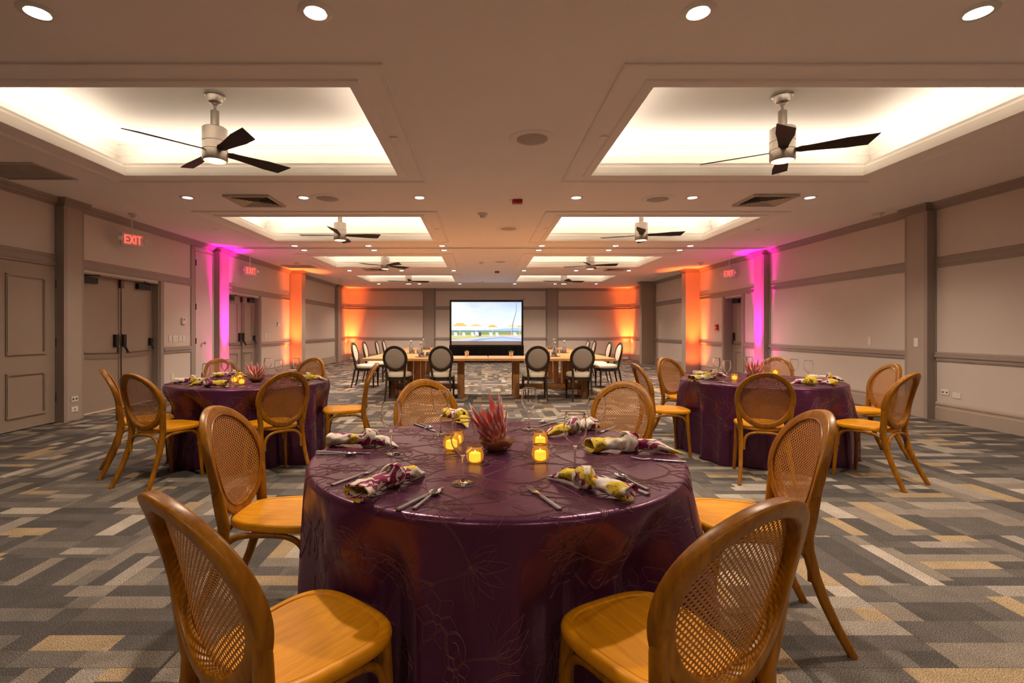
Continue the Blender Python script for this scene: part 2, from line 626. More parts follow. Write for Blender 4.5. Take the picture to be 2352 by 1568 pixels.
# coffers: centre x, centre y
COFX = (-2.56, 2.86)
COFY = [4.71 + 4.2 * k for k in range(4)]
HX, HY = 1.585, 1.045
xs = sorted([XL - .3, XR + .3] + [cx + s_ * (HX + .30) for cx in COFX for s_ in (-1, 1)])
ys = sorted([YF - .3, YB + .3] + [cy + s_ * (HY + .30) for cy in COFY for s_ in (-1, 1)])
b = MB()
for i in range(len(xs) - 1):
    for j in range(len(ys) - 1):
        mx_, my_ = (xs[i] + xs[i + 1]) / 2, (ys[j] + ys[j + 1]) / 2
        if any(abs(mx_ - cx) < HX + .3 and abs(my_ - cy) < HY + .3 for cx in COFX for cy in COFY):
            continue
        b.add([(xs[i], ys[j], ZC), (xs[i], ys[j + 1], ZC), (xs[i + 1], ys[j + 1], ZC), (xs[i + 1], ys[j], ZC)], [(0, 1, 2, 3)])
ceil = struct(b.build('ceiling', M['ceiling'], smooth=0))

# moulding profile: (offset out from the opening, height above the lower ceiling)
FRAME = [(.30, 0), (.30, -.014), (.285, -.018), (.272, -.008), (.26, -.008), (.252, -.003), (.085, -.003), (.078, -.016), (.05, -.024), (.02, -.026), (0, -.022)]
RING = [(0, -.022), (0, .012), (.012, .016), (.012, .032), (.026, .038), (.026, .058), (.044, .066), (.044, .09), (.066, .10), (.078, .126), (.078, .15), (.115, .15), (.12, .10)]
CAV = [(.12, .10), (.37, .10), (.37, .335), (.355, .345), (.345, .375), (.32, .395), (.31, .40), (.31, .415), (.285, .43), (.285, .44)]
def rect_ring(cx, cy, prof):
    m_ = MB()
    rs = []
    for o_, z_ in prof:
        rs.append([(cx + sx * (HX + o_), cy + sy * (HY + o_), ZC + z_) for sx, sy in ((-1, -1), (1, -1), (1, 1), (-1, 1))])
    m_.rings(rs, True, (False, False))
    return m_
ci = 0
for cx in COFX:
    for cy in COFY:
        m_ = rect_ring(cx, cy, CAV)
        o_, z_ = CAV[-1]
        m_.add([(cx + sx * (HX + o_), cy + sy * (HY + o_), ZC + z_) for sx, sy in ((-1, -1), (1, -1), (1, 1), (-1, 1))], [(0, 3, 2, 1)])
        cof = m_.build('coffer', M['coffer'], ceil, smooth=20)
        rect_ring(cx, cy, FRAME).build('coffer_frame', M['ceiling'], ceil, smooth=20)
        rect_ring(cx, cy, RING).build('coffer_moulding', M['coffer'], ceil, smooth=20)
        for sx, sy, ln in ((-1, 0, 2 * HY), (1, 0, 2 * HY), (0, -1, 2 * HX), (0, 1, 2 * HX)):
            l = bpy.data.lights.new('cove_strip_light', 'AREA')
            l.shape = 'RECTANGLE'
            l.size, l.size_y = ln, 0.05
            l.energy = P_COVE * ln
            l.color = C_COVE
            lo = bpy.data.objects.new('cove_strip_light', l)
            COL.objects.link(lo)
            lo.location = (cx + sx * (HX + .22), cy + sy * (HY + .22), ZC + .115)
            lo.rotation_euler = Vector((-sx * 1.1, -sy * 1.1, 1)).to_track_quat('-Z', 'X' if sy else 'Y').to_euler()
            l.size, l.size_y = (ln, .05) if (lo.rotation_euler.to_matrix() @ Vector((1, 0, 0))).dot(Vector((abs(sy), abs(sx), 0))) ** 2 > .5 else (.05, ln)
        ci += 1

# the slot of the movable partition across the ceiling
b = MB().box(XL, XR, 10.89, 10.95, ZC - .012, ZC + .01)
tk = struct(b.build('trim_1', M['track'], smooth=0), 'dark partition track in the ceiling')
b = MB()
b.box(XL, XR, 10.84, 10.888, ZC - .016, ZC + .01)
b.box(XL, XR, 10.952, 11.0, ZC - .016, ZC + .01)
struct(b.build('trim_2', M['ceiling'], smooth=0))

def wall_x(name, x0, sgn, openings, ystart, yend):
    """a side wall at x0, its body away from the room on the side of sgn, with door openings (y0, y1, ztop)"""
    m_ = MB()
    xo = x0 + sgn * .25
    xa, xb = min(x0, xo), max(x0, xo)
    y = ystart
    for (o0, o1, zt) in openings:
        if o0 > y:
            m_.box(xa, xb, y, o0, 0, ZC)
        m_.box(xa, xb, o0, o1, zt, ZC)
        y = o1
    m_.box(xa, xb, y, yend, 0, ZC)
    return struct(m_.build(name, M['panel'], smooth=0))
OPL = [(5.9, 6.80, 2.15), (7.2, 8.95, 2.12), (10.09, 10.86, 2.90), (11.42, 12.98, 2.12)]
OPR = [(12.33, 13.2, 2.12)]
wall_x('wall_left', XL, -1, OPL, YF - .2, YB + .2)
wall_x('wall_right', XR, 1, OPR, YF - .2, YB + .2)
b = MB().box(XL - .2, XR + .2, YB, YB + .2, 0, ZC)
struct(b.build('wall_back', M['panel'], smooth=0))
b = MB().box(XL - .2, XR + .2, YF - .2, YF, 0, ZC)
struct(b.build('wall_front', M['panel'], smooth=0))
# the dark spaces behind the door openings
trim_no = [3]
def trimname():
    trim_no[0] += 1
    return 'trim_%d' % (trim_no[0] - 1)

# rail profiles: (height, projection)
P_RAIL = [(0, 0), (0, .012), (.02, .02), (.035, .02), (.04, .013), (.10, .013), (.105, .02), (.12, .02), (.14, .012), (.15, .006), (.15, 0)]
P_CH = [(0, 0), (0, .012), (.018, .018), (.05, .018), (.056, .03), (.075, .032), (.082, .02), (.115, .02), (.13, .01), (.135, 0)]
P_CROWN = [(0, 0), (0, .012), (.02, .015), (.035, .04), (.06, .05), (.075, .075), (.09, .08), (.11, .085), (.11, 0)]
P_BASE = [(0, 0), (0, .018), (.17, .018), (.18, .013), (.205, .013), (.215, .02), (.235, .018), (.25, .008), (.26, 0)]
def strip(name, axis, base, sgn, a0, a1, z0, prof, mat, scale=1.0):
    """a moulding running along y (axis 'x': wall at x=base) or along x (axis 'y'); sgn points into the room"""
    m_ = MB()
    rs = []
    for a in (a0, a1):
        if axis == 'x':
            rs.append([(base + sgn * p_ * 1.0, a, z0 + h_ * scale) for h_, p_ in prof])
        else:
            rs.append([(a, base + sgn * p_ * 1.0, z0 + h_ * scale) for h_, p_ in prof])
    m_.rings(rs, True, (True, True))
    return m_
def rails(axis, base, sgn, segs, which=('crown', 'up', 'chair', 'base'), bname=None):
    for nm, z0, pr in (('crown', Z_CR, P_CROWN), ('up', Z_UR0, P_RAIL), ('chair', Z_LR0, P_CH), ('base', 0, P_BASE)):
        if nm not in which:
            continue
        m_ = MB()
        for a0, a1 in segs[nm]:
            t_ = strip('', axis, base, sgn, a0, a1, z0, pr, None)
            m_.add(t_.v, t_.f)
        struct(m_.build(bname if nm == 'base' else trimname(), M['trim'] if nm != 'base' else M['pil'], smooth=0))
rails('x', XL, 1, {'crown': [(YF, YB)],
                   'up': [(YF, 6.82), (7.12, 9.94), (11.24, 15.1), (15.45, 19.8), (20.25, YB)],
                   'chair': [(YF, 5.8), (9.10, 9.94), (13.12, 15.1), (15.45, 19.8), (20.25, YB)],
                   'base': [(YF, 5.8), (9.10, 9.94), (13.12, 15.1), (15.45, 19.8), (20.25, YB)]}, bname='baseboard_left')
rails('x', XR, -1, {'crown': [(YF, YB)],
                    'up': [(YF, 7.12), (7.44, 11.25), (11.62, 14.7), (15.0, 18.5), (18.72, YB)],
                    'chair': [(YF, 7.12), (7.44, 11.25), (11.62, 12.23), (13.30, 14.7), (15.0, 18.5), (18.72, YB)],
                    'base': [(YF, 7.12), (7.44, 11.25), (11.62, 12.23), (13.30, 14.7), (15.0, 18.5), (18.72, YB)]}, bname='baseboard_right')
rails('y', YB, -1, {'crown': [(XL, XR)], 'up': [(XL, -2.5), (-2.06, 2.86), (3.29, XR)], 'chair': [(XL, -2.5), (-2.06, 2.86), (3.29, XR)],
                    'base': [(XL, -2.5), (-2.06, 2.86), (3.29, XR)]}, bname='baseboard_back')
rails('y', YF, 1, {'crown': [(XL, XR)], 'up': [(XL, XR)], 'chair': [(XL, XR)], 'base': [(XL, XR)]}, bname='baseboard_front')

def vtrim(axis, base, sgn, a0, a1, z0=Z_BB, z1=Z_CR, d=.018, mat='trim'):
    m_ = MB()
    if axis == 'x':
        m_.box(min(base, base + sgn * d), max(base, base + sgn * d), a0, a1, z0, z1)
    else:
        m_.box(a0, a1, min(base, base + sgn * d), max(base, base + sgn * d), z0, z1)
    return struct(m_.build(trimname(), M[mat], smooth=0))
for a in (9.94, ):
    vtrim('x', XL, 1, a, 10.08, 0)
vtrim('x', XL, 1, 15.06, 15.1)
vtrim('x', XL, 1, 19.72, 19.8)
vtrim('x', XR, -1, 7.06, 7.12)
vtrim('x', XR, -1, 7.44, 7.52)
vtrim('x', XR, -1, 11.12, 11.25)
vtrim('x', XR, -1, 18.42, 18.5)
vtrim('y', YB, -1, -2.56, -2.5)
vtrim('y', YB, -1, -2.06, -2.0)
vtrim('y', YB, -1, 2.80, 2.86)
vtrim('y', YB, -1, 3.29, 3.35)

def pilaster(x0, x1, y0, y1, label, mat='pil', cap=True):
    """tan upright with thin edge beads, a plinth and a moulded cap under the ceiling"""
    nm = trimname()
    m_ = MB().box(x0, x1, y0, y1, 0, ZC)
    o = struct(m_.build(nm, M[mat], smooth=0, bev=.004), label)
    m_ = MB()
    if cap:
        for (h0, h1, e) in ((2.98, 3.0, .012), (3.0, 3.025, .022), (3.025, 3.05, .045), (3.05, 3.072, .07), (3.072, ZC - .002, .08)):
            m_.box(x0 - e, x1 + e, y0 - e, y1 + e, h0, h1)
        m_.build('pilaster_cap', M['trim'], o, smooth=0)
    return o
pilaster(XL - .05, XL + .10, 6.82, 7.12, 'tan pilaster between the panelled door and the double doors')
pilaster(XL - .05, XL + .11, 10.87, 11.24, 'pilaster washed in magenta light on the left wall')
pilaster(XL - .05, XL + .36, 15.1, 15.42, 'square column washed in orange light on the left wall')
pilaster(XL - .05, XL + .12, 19.8, 20.25, 'pilaster near the left back corner')
pilaster(XR - .10, XR + .05, 7.12, 7.44, 'tan pilaster between the near panels of the right wall')
pilaster(XR - .10, XR + .05, 11.25, 11.62, 'pilaster washed in magenta light on the right wall')
pilaster(XR - .43, XR + .05, 14.7, 15.0, 'square column washed in orange light on the right wall')
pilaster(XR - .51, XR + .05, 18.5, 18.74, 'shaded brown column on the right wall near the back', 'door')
pilaster(-2.5, -2.06, YB - .10, YB + .05, 'left pilaster on the back wall', 'trim')
pilaster(2.86, 3.29, YB - .10, YB + .05, 'right pilaster on the back wall', 'trim')
for (xa, xb, ya, yb) in ((XL, XL + .13, 6.775, 6.83), (XL, XL + .10, 7.115, 7.155), (XR - .13, XR, 7.07, 7.125), (XR - .10, XR, 7.435, 7.48),
                         (XL, XL + .13, 10.80, 10.875), (XR - .13, XR, 11.16, 11.255)):
    m_ = MB().box(xa, xb, ya, yb, 0, Z_CR)
    struct(m_.build(trimname(), M['trim'], smooth=0))

# ------------------------------------------------------------------ doors
def panel_mould(m_, x, sgn, y0, y1, z0, z1, w_=.035, d=.014):
    for (a0, a1, c0, c1) in ((y0, y1, z0, z0 + w_), (y0, y1, z1 - w_, z1), (y0, y0 + w_, z0 + w_, z1 - w_), (y1 - w_, y1, z0 + w_, z1 - w_)):
        m_.box(min(x, x + sgn * d), max(x, x + sgn * d), a0, a1, c0, c1)
        m_.box(min(x, x + sgn * d * 1.6), max(x, x + sgn * d * 1.6), a0 + .01, a1 - .01, c0 + .01, c1 - .01) if (a1 - a0 > .03 and c1 - c0 > .03) else None
def door_root(name, label):
    o = bpy.data.objects.new(name, None)
    o.empty_display_size = .1
    COL.objects.link(o)
    o['kind'] = 'structure'
    o['label'] = label
    return o
def leaf(parent, x, sgn, y0, y1, zt, panels=True):
    m_ = MB().box(min(x, x - sgn * .045), max(x, x - sgn * .045), y0, y1, .012, zt)
    if panels:
        panel_mould(m_, x, sgn, y0 + .15, y1 - .15, .95, zt - .16)
        panel_mould(m_, x, sgn, y0 + .15, y1 - .15, .16, .73)
    return m_.build('door_leaf', M['door'], parent, smooth=0)
def casing(parent, x, sgn, y0, y1, zt, w_=.13, d=.022, depth=.12):
    m_ = MB()
    for (a0, a1) in ((y0 - w_, y0), (y1, y1 + w_)):
        m_.box(min(x, x + sgn * d), max(x, x + sgn * d), a0, a1, 0, zt + .04)
        m_.box(min(x, x + sgn * d * 1.5), max(x, x + sgn * d * 1.5), a0 + .02, a1 - .06, 0, zt + .04)
    for (a0, a1) in ((y0 - .004, y0 + .02), (y1 - .02, y1 + .004)):
        m_.box(min(x + sgn * .01, x - sgn * depth), max(x + sgn * .01, x - sgn * depth), a0, a1, 0, zt)
    m_.box(min(x + sgn * .01, x - sgn * depth), max(x + sgn * .01, x - sgn * depth), y0, y1, zt - .02, zt + .004)
    m_.box(min(x - sgn * (depth + .06), x - sgn * (depth + .08)), max(x - sgn * (depth + .06), x - sgn * (depth + .08)), y0 - .05, y1 + .05, 0, zt + .05)
    return m_.build('door_frame', M['trim'], parent, smooth=0)
def panic(parent, x, sgn, ya, yb):
    """push bar: latch case at ya, end bracket at yb, bronze bar between them"""
    xb = x + sgn * .075
    m_ = MB()
    m_.tube([(xb, ya, .90), (xb, yb, .92)], .012, 8)
    bar = m_.build('push_bar', M['bronze'], parent)
    m_ = MB()
    s_ = 1 if yb > ya else -1
    m_.box(min(x, x + sgn * .05), max(x, x + sgn * .05), ya - .035, ya + .035, 1.0, 1.20)
    m_.tube([(x + sgn * .03, ya, 1.05), (x + sgn * .06, ya, .98), (x + sgn * .078, ya + s_ * .03, .90)], .018, 8)
    m_.box(min(x, x + sgn * .05), max(x, x + sgn * .05), yb - .03, yb + .03, 1.0, 1.13)
    m_.tube([(x + sgn * .03, yb, 1.05), (x + sgn * .06, yb, .99), (x + sgn * .078, yb, .91)], .016, 8)
    m_.build('latch_case', M['darkmetal'], bar)
def closer(parent, x, sgn, y0, y1, z):
    m_ = MB()
    m_.box(min(x, x + sgn * .06), max(x, x + sgn * .06), min(y0, y1), max(y0, y1), z, z + .09)
    s_ = 1 if y1 > y0 else -1
    m_.tube([(x + sgn * .05, y0, z + .1), (x + sgn * .13, y0 + s_ * .28, z + .12)], .012, 6)
    m_.build('door_closer', M['darkmetal'], parent, smooth=0)
def hinges(parent, x, y, zs):
    m_ = MB()
    for z in zs:
        m_.tube([(x, y, z - .06), (x, y, z + .06)], .012, 8)
    m_.build('hinge', M['darkmetal'], parent)

d1 = door_root('door_1', 'taupe two-panel door at the left edge')
leaf(d1, XL + .004, 1, 5.92, 6.775, 2.14)
hinges(d1, XL + .02, 6.785, (.35, 1.1, 1.9))
m_ = MB().box(XL - .06, XL - .05, 5.85, 6.85, 0, 2.2)
m_.box(XL - .05, XL + .012, 6.777, 6.80, 0, 2.15)
m_.build('door_frame', M['trim'], d1, smooth=0)

d2 = door_root('door_2', 'taupe double doors with bronze push bars, nearest on the left wall')
XD = XL - .10
leaf(d2, XD, 1, 7.215, 8.10, 2.10, False)
leaf(d2, XD, 1, 8.115, 8.93, 2.10, False)
casing(d2, XL, 1, 7.2, 8.95, 2.12)
panic(d2, XD, 1, 8.02, 7.30)
panic(d2, XD, 1, 8.19, 8.86)
closer(d2, XD, 1, 7.26, 7.6, 1.98)
closer(d2, XD, 1, 8.82, 8.5, 1.98)
m_ = MB()
m_.tube([(XD + .03, 8.125, .03), (XD + .03, 8.125, 2.08)], .009, 6)
m_.box(XD, XD + .05, 8.10, 8.17, 1.96, 2.09)
m_.build('vertical_rod', M['bronze'], d2)
m_ = MB().box(XD - .01, XD + .02, 7.22, 8.93, 0.0, .013)
m_.build('gap_light_strip', mk('door_gap_light', (0.75, 0.68, 0.55), 0.5), d2, smooth=0)  # pale colour painted in for light showing under the doors

d3 = door_root('door_3', 'white flush pocket door washed in magenta light')
m_ = MB().box(XL - .03, XL + .012, 10.10, 10.855, .012, 2.89)
m_.build('door_leaf', mk('pocket_door_paint', (0.56, 0.49, 0.45), 0.6, noise=.03, scale=3), d3, smooth=0)
m_ = MB()
m_.lathe([(.012, 0), (.012, .04), (.026, .045), (.03, .06), (.026, .075), (.01, .08)], 12, mat=Matrix.Translation((XL + .012, 10.32, 1.0)) @ Matrix.Rotation(pi / 2, 4, 'Y'))
m_.build('door_knob', M['steel'], d3)
hinges(d3, XL + .014, 10.105, (1.05, 1.75, 2.65))

d4 = door_root('door_4', 'taupe panelled double doors between the magenta and orange pillars')
leaf(d4, XD, 1, 11.44, 12.20, 2.10)
leaf(d4, XD, 1, 12.215, 12.96, 2.10)
casing(d4, XL, 1, 11.42, 12.98, 2.12)
panic(d4, XD, 1, 12.12, 11.52)
panic(d4, XD, 1, 12.29, 12.89)
closer(d4, XD, 1, 11.48, 11.8, 1.98)
closer(d4, XD, 1, 12.85, 12.55, 1.98)
m_ = MB()
m_.tube([(XD + .03, 12.225, .03), (XD + .03, 12.225, 2.08)], .009, 6)
m_.box(XD, XD + .05, 12.2, 12.27, 1.96, 2.09)
m_.build('vertical_rod', M['bronze'], d4)

d5 = door_root('door_5', 'recessed taupe exit door in the right wall')
XE = XR + .2
leaf(d5, XE, -1, 12.35, 13.18, 2.10)
casing(d5, XR, -1, 12.33, 13.2, 2.12, depth=.2)
panic(d5, XE, -1, 13.08, 12.45)
closer(d5, XE, -1, 13.1, 12.8, 1.98)

# ------------------------------------------------------------------ ceiling lamps and fittings
def make_downlight():
    t = thing('recessed_downlight', '', 'ceiling light')
    m_ = MB()
    m_.lathe([(.062, -.002), (.064, -.008), (.088, -.007), (.098, -.001), (.098, .0)], 28, caps=(False, False))
    m_.lathe([(.062, -.006), (.058, .006), (.052, .02)], 28, caps=(False, False))
    m_.build('trim_ring', M['can'], t)
    m_ = MB()
    m_.lathe([(.056, .0), (.045, -.004), (.0, -.006)], 24, caps=(False, False))
    m_.build('bulb', M['lamp'], t)
    return t
dl = placer(make_downlight())
XCOL = [-4.03, -2.44, -.85, 1.30, 2.89, 4.50]
ROWS = [(2.83, [-2.54, -.95, 1.24, 2.84], 'first row above the camera'), (6.78, XCOL, 'row behind the nearest pair of coffers'),
        (10.66, XCOL, 'row just before the ceiling track'), (11.24, XCOL, 'row just beyond the ceiling track'),
        (15.1, XCOL, 'row between the third and fourth coffers'), (19.4, XCOL, 'last row before the back wall')]
ORD6 = ['leftmost', 'second from left', 'third from left', 'third from right', 'second from right', 'rightmost']
ORD4 = ['leftmost', 'second from left', 'second from right', 'rightmost']
for y, cols, desc in ROWS:
    names = ORD4 if len(cols) == 4 else ORD6
    for x, o_ in zip(cols, names):
        dl((x, y, ZC - .0005), 0, 'lit recessed downlight, %s of the %s' % (o_, desc), 'recessed ceiling downlights')
        spot('downlight_lamp', (x, y, ZC - .03), P_DOWN * (.5 if x < -3.5 and y < 8 else .75 if x < -2.3 and y < 8 else .55 if abs(x) > 4 and 10 < y < 12 else 1), C_DOWN, 2.3, 0.75, 0.05)
# the rest of the near rows, above and behind the camera
for x, y, k_ in [(4.5, 2.83, 1), (-2.5, -1.2, .5), (-.9, -1.2, .6), (1.25, -1.2, .6), (2.85, -1.2, .7), (4.5, -1.2, .9)]:
    spot('downlight_lamp', (x, y, ZC - .03), P_DOWN * k_, C_DOWN, 2.3, 0.75, 0.05)

def make_fan():
    t = thing('ceiling_fan', '', 'ceiling fan')
    # origin on the upper ceiling of the coffer
    m_ = MB().lathe([(.075, 0), (.092, -.004), (.092, -.016), (.08, -.02), (.078, -.035), (.06, -.075), (.035, -.085), (.02, -.085)], 32)
    m_.build('canopy', M['nickel'], t)
    m_ = MB().lathe([(.024, -.08), (.024, -.10), (.0125, -.10), (.0125, -.18)], 16)
    m_.build('downrod', M['nickel'], t)
    m_ = MB().lathe([(.012, -.155), (.038, -.158), (.039, -.165), (.039, -.33), (.036, -.33)], 24)
    m_.build('coupling', M['nickel'], t)
    m_ = MB().lathe([(.03, -.322), (.105, -.325), (.112, -.332), (.112, -.455), (.107, -.458), (.107, -.466), (.112, -.469), (.112, -.535),
                     (.107, -.538), (.107, -.546), (.112, -.549), (.112, -.62), (.106, -.636), (.098, -.638), (.098, -.63)], 40, caps=(True, False))
    m_.build('motor_housing', M['nickel'], t)
    m_ = MB().lathe([(.099, -.630), (.085, -.637), (.05, -.641), (.0, -.642)], 32, caps=(False, False))
    m_.build('light_lens', M['lens'], t)
    for k in range(4):
        a = k * pi / 2
        m_ = MB()
        rs = []
        for i in range(13):
            q = i / 12
            r = .10 + q * .60
            wd = .036 + (.075 - .036) * min(1, q * 1.5) ** 1.3
            if q < .1:
                wd = .022 + q * .25
            pit = radians(-16)
            dr = -.008 * q
            ring = []
            for (u_, v_) in ((-1, .004), (1, .004), (1, -.004), (-1, -.004)):
                rr = r + (0.035 * (-u_) if i == 12 else 0)
                lx, ly, lz = rr, u_ * wd * cos(pit) - v_ * sin(pit), u_ * wd * sin(pit) + v_ * cos(pit)
                ring.append((lx * cos(a) - ly * sin(a), lx * sin(a) + ly * cos(a), -.545 + lz + dr))
            rs.append(ring)
        m_.rings(rs)
        m_.build('fan_blade', M['blade'], t, smooth=0)
    return t
fan = placer(make_fan())
FANROT = {(0, 0): 50, (1, 0): -29, (0, 1): 5, (1, 1): -18, (0, 2): 43, (1, 2): -21, (0, 3): 12, (1, 3): 8}
ROWN = ['nearest', 'second', 'third', 'farthest']
for j in range(4):
    for i in range(2):
        fx_, fy_ = COFX[i] + (.03 if i else .0), COFY[j] + .04
        fan((fx_, fy_, ZC + .44), radians(FANROT[(i, j)]), 'nickel ceiling fan with lit lens, in the %s %s coffer' % (ROWN[j], ('left', 'right')[i]), 'four-blade ceiling fans')
        spot('fan_lamp', (fx_, fy_, ZC - .22), P_FAN, (1.0, .70, .40), 2.6, .6, .07)

def make_vent(sx, sy, cone=True):
    t = thing('ceiling_vent', '', 'vent')
    m_ = MB()
    for (x0, x1, y0, y1) in ((-sx, sx, -sy, -sy + .03), (-sx, sx, sy - .03, sy), (-sx, -sx + .03, -sy + .03, sy - .03), (sx - .03, sx, -sy + .03, sy - .03)):
        m_.box(x0, x1, y0, y1, -.030 if cone else -.012, .0)
    m_.build('vent_frame', M['vent'], t, smooth=0)
    m_ = MB().box(-sx + .03, sx - .03, -sy + .03, sy - .03, -.003, -.001)
    m_.build('vent_dark_sheet', M['vdark'], t, smooth=0)  # flat near-black sheet painted in for the shade inside the vent
    m_ = MB()
    if cone:
        n = 7
        for k in range(n):
            q = k / n
            a, c = (sx - .035) * (1 - q), (sy - .035) * (1 - q)
            e = .026
            rs = [[(-a, -c, -.030), (a, -c, -.030), (a, c, -.030), (-a, c, -.030)], [(-a + e, -c + e, -.006), (a - e, -c + e, -.006), (a - e, c - e, -.006), (-a + e, c - e, -.006)]]
            if a > .03 and c > .03:
                m_.rings(rs, True, (False, False))
    else:
        k = -sy + .05
        while k < sy - .04:
            m_.box(-sx + .03, sx - .03, k, k + .012, -.010, -.004)
            k += .03
    m_.build('louvre', M['vent'], t, smooth=0)
    return t
v1 = placer(make_vent(.31, .29))
v1((-3.17, 6.93, ZC - .0005), 0, 'square louvred ceiling vent behind the nearest left coffer', 'square ceiling vents')
v1((3.95, 6.90, ZC - .0005), 0, 'square louvred ceiling vent behind the nearest right coffer', 'square ceiling vents')
v1((-3.2, 14.75, ZC - .0005), 0, 'square louvred ceiling vent behind the third left coffer', 'square ceiling vents')
v1((4.0, 14.75, ZC - .0005), 0, 'square louvred ceiling vent behind the third right coffer', 'square ceiling vents')
v2 = placer(make_vent(.42, .30, False))
v2((-5.28, 5.66, ZC - .0005), 0, 'brown slatted return grille in the ceiling at the left edge', 'return air grilles')
v2((-5.2, 14.1, ZC - .0005), 0, 'brown slatted return grille in the ceiling beside the orange left column', 'return air grilles')

def make_spk():
    t = thing('ceiling_speaker', '', 'speaker')
    m_ = MB().lathe([(.145, -.004), (.155, -.012), (.20, -.010), (.222, -.003), (.226, 0)], 48, caps=(False, False))
    m_.build('bezel', M['ceiling'], t)
    m_ = MB().lathe([(.15, -.004), (.14, -.008), (.0, -.010)], 40, caps=(False, False))
    m_.build('speaker_grille', M['speaker'], t)
    return t
spk = placer(make_spk(), 'round ceiling speakers')
for (x, y, l) in ((.48, 4.70, 'large round ceiling speaker between the nearest pair of coffers'), (-2.13, 6.82, 'round ceiling speaker behind the nearest left coffer'),
                  (2.44, 6.86, 'round ceiling speaker behind the nearest right coffer'), (.48, 8.85, 'round ceiling speaker between the second pair of coffers'),
                  (.5, 13.15, 'round ceiling speaker between the third pair of coffers')):
    spk((x, y, ZC - .0005), 0, l)
def make_smoke():
    t = thing('smoke_detector', '', 'smoke detector')
    m_ = MB().lathe([(.075, 0), (.075, -.018), (.05, -.03)], 24)
    m_.build('mount', M['plate'], t)
    m_ = MB().lathe([(.045, -.028), (.042, -.06), (.036, -.068), (.0, -.07)], 20)
    m_.build('sensor_head', M['plate'], t)
    return t
smk = placer(make_smoke(), 'ceiling smoke detectors')
for (x, y, l) in ((.02, 7.73, 'white smoke detector between the nearest and second coffers'), (-5.45, 7.75, 'white smoke detector near the left exit sign'),
                  (6.18, 7.71, 'yellowed smoke detector above the near right pilaster'), (.0, 13.2, 'smoke detector at the middle of the ceiling beyond the track'),
                  (.03, 18.6, 'smoke detector nearest the projection screen'), (-5.0, 13.4, 'smoke detector beside the left return grille'),
                  (5.9, 13.3, 'smoke detector in front of the orange right column'), (-5.0, 17.6, 'smoke detector near the left back corner'), (6.0, 17.3, 'smoke detector near the brown right column')):
    smk((x, y, ZC - .0005), 0, l)
m_ = MB().lathe([(.042, 0), (.042, -.006), (.03, -.009), (0, -.009)], 24)
spr = placer(tag(m_.build('sprinkler_cover', M['ceiling']), '', 'sprinkler'), 'flush sprinkler covers')
for (x, y, l) in ((-.83, 4.68, 'round sprinkler cover on the frame of the nearest left coffer'), (1.155, 4.66, 'round sprinkler cover on the frame of the nearest right coffer'),
                  (-.8, 8.9, 'round sprinkler cover on the frame of the second left coffer'), (1.15, 8.85, 'round sprinkler cover on the frame of the second right coffer'),
                  (-4.78, 8.9, 'round sprinkler cover left of the second left coffer'), (5.0, 8.95, 'round sprinkler cover right of the second right coffer')):
    spr((x, y, ZC - .005), 0, l)
def make_strobe():
    t = thing('fire_strobe', '', 'fire alarm')
    MB().box(-.07, .07, -.055, .055, -.05, 0).build('housing', M['red'], t, smooth=0, bev=.006)
    MB().box(-.03, .03, -.02, .02, -.062, -.05).build('lens', M['plate'], t, smooth=0, bev=.004)
    return t
stb = placer(make_strobe(), 'red ceiling strobes')
stb((.50, 6.92, ZC - .0005), 0, 'red fire strobe on the ceiling behind the nearest coffers')
stb((.48, 15.3, ZC - .0005), 0, 'red fire strobe on the ceiling far back near the screen')

# exit signs
def make_exit():
    t = thing('exit_sign', '', 'exit sign')
    MB().box(-.16, .16, -.03, .03, -.10, .10).build('housing', M['plate'], t, smooth=0, bev=.006)
    m_ = MB().box(-.145, .145, -.0315, -.0295, -.085, .085)
    m_.build('sign_face', M['exitface'], t, smooth=0)
    m_ = MB()
    def bar(x0, z0, x1, z1, wd=.020):
        d = Vector((x1 - x0, 0, z1 - z0))
        n = Vector((-d.z, 0, d.x)).normalized() * wd / 2
        a, c = Vector((x0, 0, z0)), Vector((x1, 0, z1))
        q = [a + n, a - n, c - n, c + n]
        m_.add([(p.x, -.036, p.z) for p in q] + [(p.x, -.031, p.z) for p in q], [(0, 1, 2, 3), (7, 6, 5, 4), (0, 4, 5, 1), (1, 5, 6, 2), (2, 6, 7, 3), (3, 7, 4, 0)])
    h_ = .068
    bar(-.115, -h_, -.115, h_); bar(-.115, h_ - .01, -.06, h_ - .01); bar(-.115, 0, -.065, 0); bar(-.115, -h_ + .01, -.06, -h_ + .01)
    bar(-.045, -h_, .015, h_); bar(-.045, h_, .015, -h_)
    bar(.04, -h_, .04, h_)
    bar(.095, -h_, .095, h_); bar(.062, h_ - .01, .128, h_ - .01)
    m_.build('exit_lettering', M['exitred'], t, smooth=0)
    MB().tube([(0, 0, .10), (0, 0, .368)], .009, 8).build('stem', M['plate'], t)
    for s_ in (-1, 1):
        m_ = MB().lathe([(.02, 0), (.036, .012), (.036, .03), (.0, .036)], 16, mat=Matrix.Translation((s_ * .185, -.015, .0)) @ Matrix.Rotation(pi / 2, 4, 'X'))
        m_.tube([(s_ * .15, 0, -.01), (s_ * .19, -.01, 0)], .012, 6)
        m_.build('emergency_lamp', M['plate'], t)
    return t
ex = placer(make_exit(), 'lit red exit signs')
ex((-5.62, 7.95, 2.72), radians(62), 'lit red EXIT sign above the near left double doors')
ex((-5.66, 12.1, 2.72), radians(62), 'lit red EXIT sign between the magenta and orange pillars on the left')
ex((6.34, 12.65, 2.72), radians(-62), 'lit red EXIT sign above the single exit door on the right')

